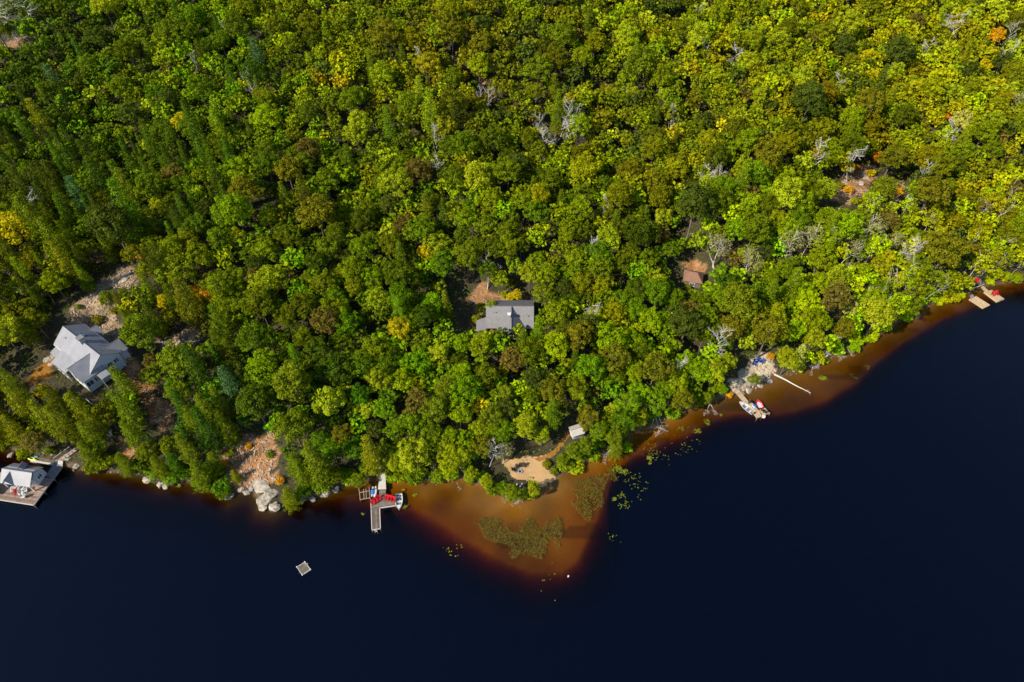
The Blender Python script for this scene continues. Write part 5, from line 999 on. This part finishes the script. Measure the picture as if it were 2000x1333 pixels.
for a in [(512, 950, 17, 'largest pale cracked boulder on the rocky point'), (532, 962, 13, 'pale boulder right of the largest one'), (518, 975, 14, 'pale boulder below the largest one at the point'), (534, 988, 11, 'lowest right boulder at the tip of the rocky point'), (512, 990, 9, 'lowest left boulder at the tip of the rocky point'), (500, 942, 9, 'pale boulder at the upper left of the largest one'), (447, 968, 8, 'pale rounded boulder under the small cedar'), (443, 958, 7, 'upper half of the pale rock under the small cedar'),
    (480, 960, 7, 'small grey boulder in the dip of the rocky shore'), (470, 955, 6, 'small pale boulder left in the dip of the rocky shore'), (490, 952, 7, 'middle grey boulder in the dip of the rocky shore'), (312, 944, 9, 'pale wedge rock among cedars at the waterline'), (322, 948, 7, 'flat rock right of the pale wedge'), (285, 936, 9, 'long flat rock left of the pale wedge'), (610, 973, 7, 'grey rock right of the cedar point'), (590, 975, 6, 'bluish rock in the cedar shade'), (635, 963, 9, 'flat grey slab rock along the shore'), (655, 955, 8, 'flat grey rock left of the log frame'),
    (1991, 543, 7, 'white boulder at the far right shore'), (1980, 545, 5, 'small boulder left of the white far right one'), (1864, 567, 6, 'white boulder on the bank left of the twin floats'), (1636, 661, 8, 'white rock showing below the olive round oak'), (1598, 702, 7, 'pale rock under the bleached driftwood'), (1690, 345, 9, 'pale rock face at the top of the rusty clearing'), (1680, 356, 8, 'pale rock in the middle of the rusty clearing'), (1780, 386, 7, 'pale rock right of the rusty clearing'), (240, 545, 11, 'large flat rock in the upper opening left'), (250, 535, 7, 'small flat rock in the upper opening left'), (20, 888, 6, 'dark rock at the left edge shoreline'), (132, 893, 7, 'grey rock beside the boathouse ramp'), (150, 908, 7, 'flat rock right of the boathouse ramp foot'), (90, 880, 6, 'pale rock behind the low jetty'), (100, 884, 5, 'small rock behind the low jetty'),
    (92, 703, 8, 'pale ledge stone at the upper edge of the ochre lawn'), (104, 694, 7, 'pale ledge stone against the house wall'), (99, 711, 6, 'pale ledge stone next to the porch'), (1462, 760, 8, 'white rock under the small round tree'), (1500, 742, 8, 'white rock beside the fallen log'), (1447, 766, 7, 'white rock beside the walkway'), (1484, 750, 7, 'white rock right of the small round tree'), (1500, 702, 7, 'white ledge right of the blue chairs')]:
    boulder(*a, pale=('grey' not in a[3] and 'dark' not in a[3] and 'bluish' not in a[3]), flat=.5, sx=1.25)
# rubble of small stones
rub = MB(); rr_ = random.Random(3)
polys = [p for k_, p in GROUND_POLYS if k_ == 'rubble'] + [WHITE_ROCK] + [GROUND_POLYS[3][1]]
for pi, poly in enumerate(polys):
    P = np.array(poly); x0, y0 = P.min(0); x1, y1 = P.max(0); n_ = int((x1 - x0) * (y1 - y0) * 2.2); X = frng.uniform(x0, x1, n_); Y = frng.uniform(y0, y1, n_); okk = inpoly(X, Y, poly); X, Y = X[okk], Y[okk]; Z = H(X, Y)
    for x, y, z in zip(X, Y, Z):
        r0 = rr_.uniform(.1, .38); a = rr_.uniform(0, 6.28); k = 5; ring = [(x + r0 * rr_.uniform(.7, 1.2) * math.cos(a + i * 6.283 / k), y + r0 * rr_.uniform(.7, 1.2) * math.sin(a + i * 6.283 / k)) for i in range(k)]; c_ = rr_.random()
        rub.hexa([(p[0], p[1], z - .1) for p in ring], [(x + (p[0] - x) * .6, y + (p[1] - y) * .6, z + r0 * rr_.uniform(.5, .9)) for p in ring], c_)
o = rub.build('rubble', M['rubble']); tag(o, 'broken stones strewn over the openings and shore ledges', None, None, 'stuff')
# dead brush
br = MB()
for kind_, poly in GROUND_POLYS:
    if kind_ not in ('rubble', 'rust'): continue
    P = np.array(poly); x0, y0 = P.min(0); x1, y1 = P.max(0); n_ = int((x1 - x0) * (y1 - y0) * .8); X = frng.uniform(x0, x1, n_); Y = frng.uniform(y0, y1, n_); okk = inpoly(X, Y, poly); X, Y = X[okk], Y[okk]; Z = H(X, Y)
    for x, y, z in zip(X, Y, Z):
        a = rr_.uniform(0, 6.28); l = rr_.uniform(.5, 2.0); br.tube((x, y, z + .12), (x + l * math.cos(a), y + l * math.sin(a), Z.mean() * 0 + z + rr_.uniform(.1, .6)), .05, .02, 3)
o = br.build('dead_brush', M['dead']); tag(o, 'dead grey branches littering the clearings', None, None, 'stuff')
# shingle along the waterline
sg = MB()
for (x1, y1), (x2, y2) in zip(SHORE[1:-2], SHORE[2:-1]):
    Ls = math.hypot(x2 - x1, y2 - y1); nx_, ny_ = -(y2 - y1) / Ls, (x2 - x1) / Ls
    for j in range(int(Ls * 1.1)):
        t = rr_.random(); o_ = rr_.gauss(.3, .5); x, y = x1 + (x2 - x1) * t + nx_ * o_, y1 + (y2 - y1) * t + ny_ * o_; r0 = rr_.uniform(.08, .32) * (1.2 if x < -30 else .8); a = rr_.uniform(0, 6); z = max(Hs(x, y), -.3) if rr_.random() < 0 else -.05 + max(0, o_) * .5
        ring = [(x + r0 * rr_.uniform(.7, 1.2) * math.cos(a + i * 1.2566), y + r0 * rr_.uniform(.7, 1.2) * math.sin(a + i * 1.2566)) for i in range(5)]
        sg.hexa([(p[0], p[1], z - .3) for p in ring], [(x + (p[0] - x) * .6, y + (p[1] - y) * .6, z + r0 * .6) for p in ring], rr_.random())
o = sg.build('shore_stones', M['rock']); tag(o, 'loose stones and pebbles along the waterline', None, None, 'stuff')

# ------------------------------------------------------------------ plants in the water
def polyfill(polypx, n_, z=0.0, warp=1.5):
    W_ = [tuple(at(a, b_, 0)[:2]) for a, b_ in polypx]; P = np.array(W_); x0, y0 = P.min(0) - 1; x1, y1 = P.max(0) + 1; X = frng.uniform(x0, x1, n_); Y = frng.uniform(y0, y1, n_)
    k = inpoly(X + (vnoise(X / 2, Y / 2, 41) - .5) * 2 * warp, Y + (vnoise(X / 2, Y / 2, 42) - .5) * 2 * warp, W_) & (vnoise(X / 1.1, Y / 1.1, 43) > .18); return X[k], Y[k]
X, Y = polyfill([(918, 1017), (945, 1017), (968, 1022), (985, 1031), (1002, 1037), (1012, 1020), (1040, 1026), (1065, 1026), (1092, 1016), (1102, 1044), (1084, 1056), (1066, 1080), (1040, 1087), (1008, 1082), (990, 1072), (970, 1055), (940, 1042)], 9000)
c_ = np.tile(np.array([.13, .105, .018]), (len(X), 1)); w1 = scatter_mass('water_weed', np.stack([X, Y, np.full(len(X), .02)], 1), c_, .11, 'wide olive bed of weed in the shallow bay below the spit', M['reed'], 3, .18, .3, .4, 8, .45)
X, Y = polyfill([(1121, 960), (1135, 942), (1160, 932), (1184, 914), (1200, 905), (1196, 925), (1178, 958), (1168, 995), (1152, 1034), (1138, 1015), (1126, 988)], 6500)
c_ = np.tile(np.array([.13, .11, .016]), (len(X), 1)); scatter_mass('water_weed', np.stack([X, Y, np.full(len(X), .02)], 1), c_, .11, 'narrow upright olive bed of weed right of the wooded spit', M['reed'], 3, .18, .3, .4, 9, .45)
lx, ly = [], []
for px, py, r_, n_ in [(1268, 895, 6, 60), (1218, 922, 9, 60), (1205, 915, 10, 60), (1200, 975, 5, 40), (1214, 968, 8, 26), (1240, 940, 22, 26), (1222, 985, 14, 26), (1608, 739, 8, 120), (810, 967, 5, 30), (788, 957, 3, 16), (791, 990, 5, 30), (709, 1004, 3, 12), (1362, 842, 8, 60), (1330, 838, 10, 26), (1380, 822, 7, 26), (1408, 811, 3, 20), (1340, 870, 30, 30), (1275, 880, 20, 26), (1382, 828, 4, 20), (348, 949, 4, 40), (1075, 1128, 40, 10), (890, 1075, 20, 10), (1195, 1050, 12, 10), (1290, 890, 30, 22), (1250, 960, 25, 14), (1268, 905, 4, 20), (878, 1078, 8, 8), (1690, 720, 10, 8), (1665, 735, 12, 8)]:
    p = at(px, py); s = r_ / 8.5; lx += list(p.x + frng.normal(0, s * .5, n_)); ly += list(p.y + frng.normal(0, s * .4, n_))
lx, ly = np.array(lx), np.array(ly); V, Fc, C = [], [], []
for i, (x, y) in enumerate(zip(lx, ly)):
    r0 = frng.uniform(.06, .16); k0 = len(V); C0_ = np.array(lin((165, 172, 50))) * .38 * frng.uniform(.6, 1.2); zz = .015 + frng.uniform(0, .01)
    for j in range(6): V.append((x + r0 * math.cos(j * 1.047), y + r0 * math.sin(j * 1.047), zz)); C.append(C0_)
    Fc += [(k0, k0 + 1, k0 + 2, k0 + 3), (k0, k0 + 3, k0 + 4, k0 + 5)]
o = finish('lily_pads', npmesh('lily_pads', V, Fc, cols={'leaf_col': np.array(C)}), M['reed']); tag(o, 'scattered yellow-green lily pads floating off the shore', None, None, 'stuff')
# small mooring buoy
p = at(1110, 1126); by = MB(); by.tube((p.x, p.y, -.1), (p.x, p.y, .22), .2, .16, 10); tag(by.build('buoy', M['whitep']), 'tiny white buoy off the tip of the shallow sandbar', 'buoy')
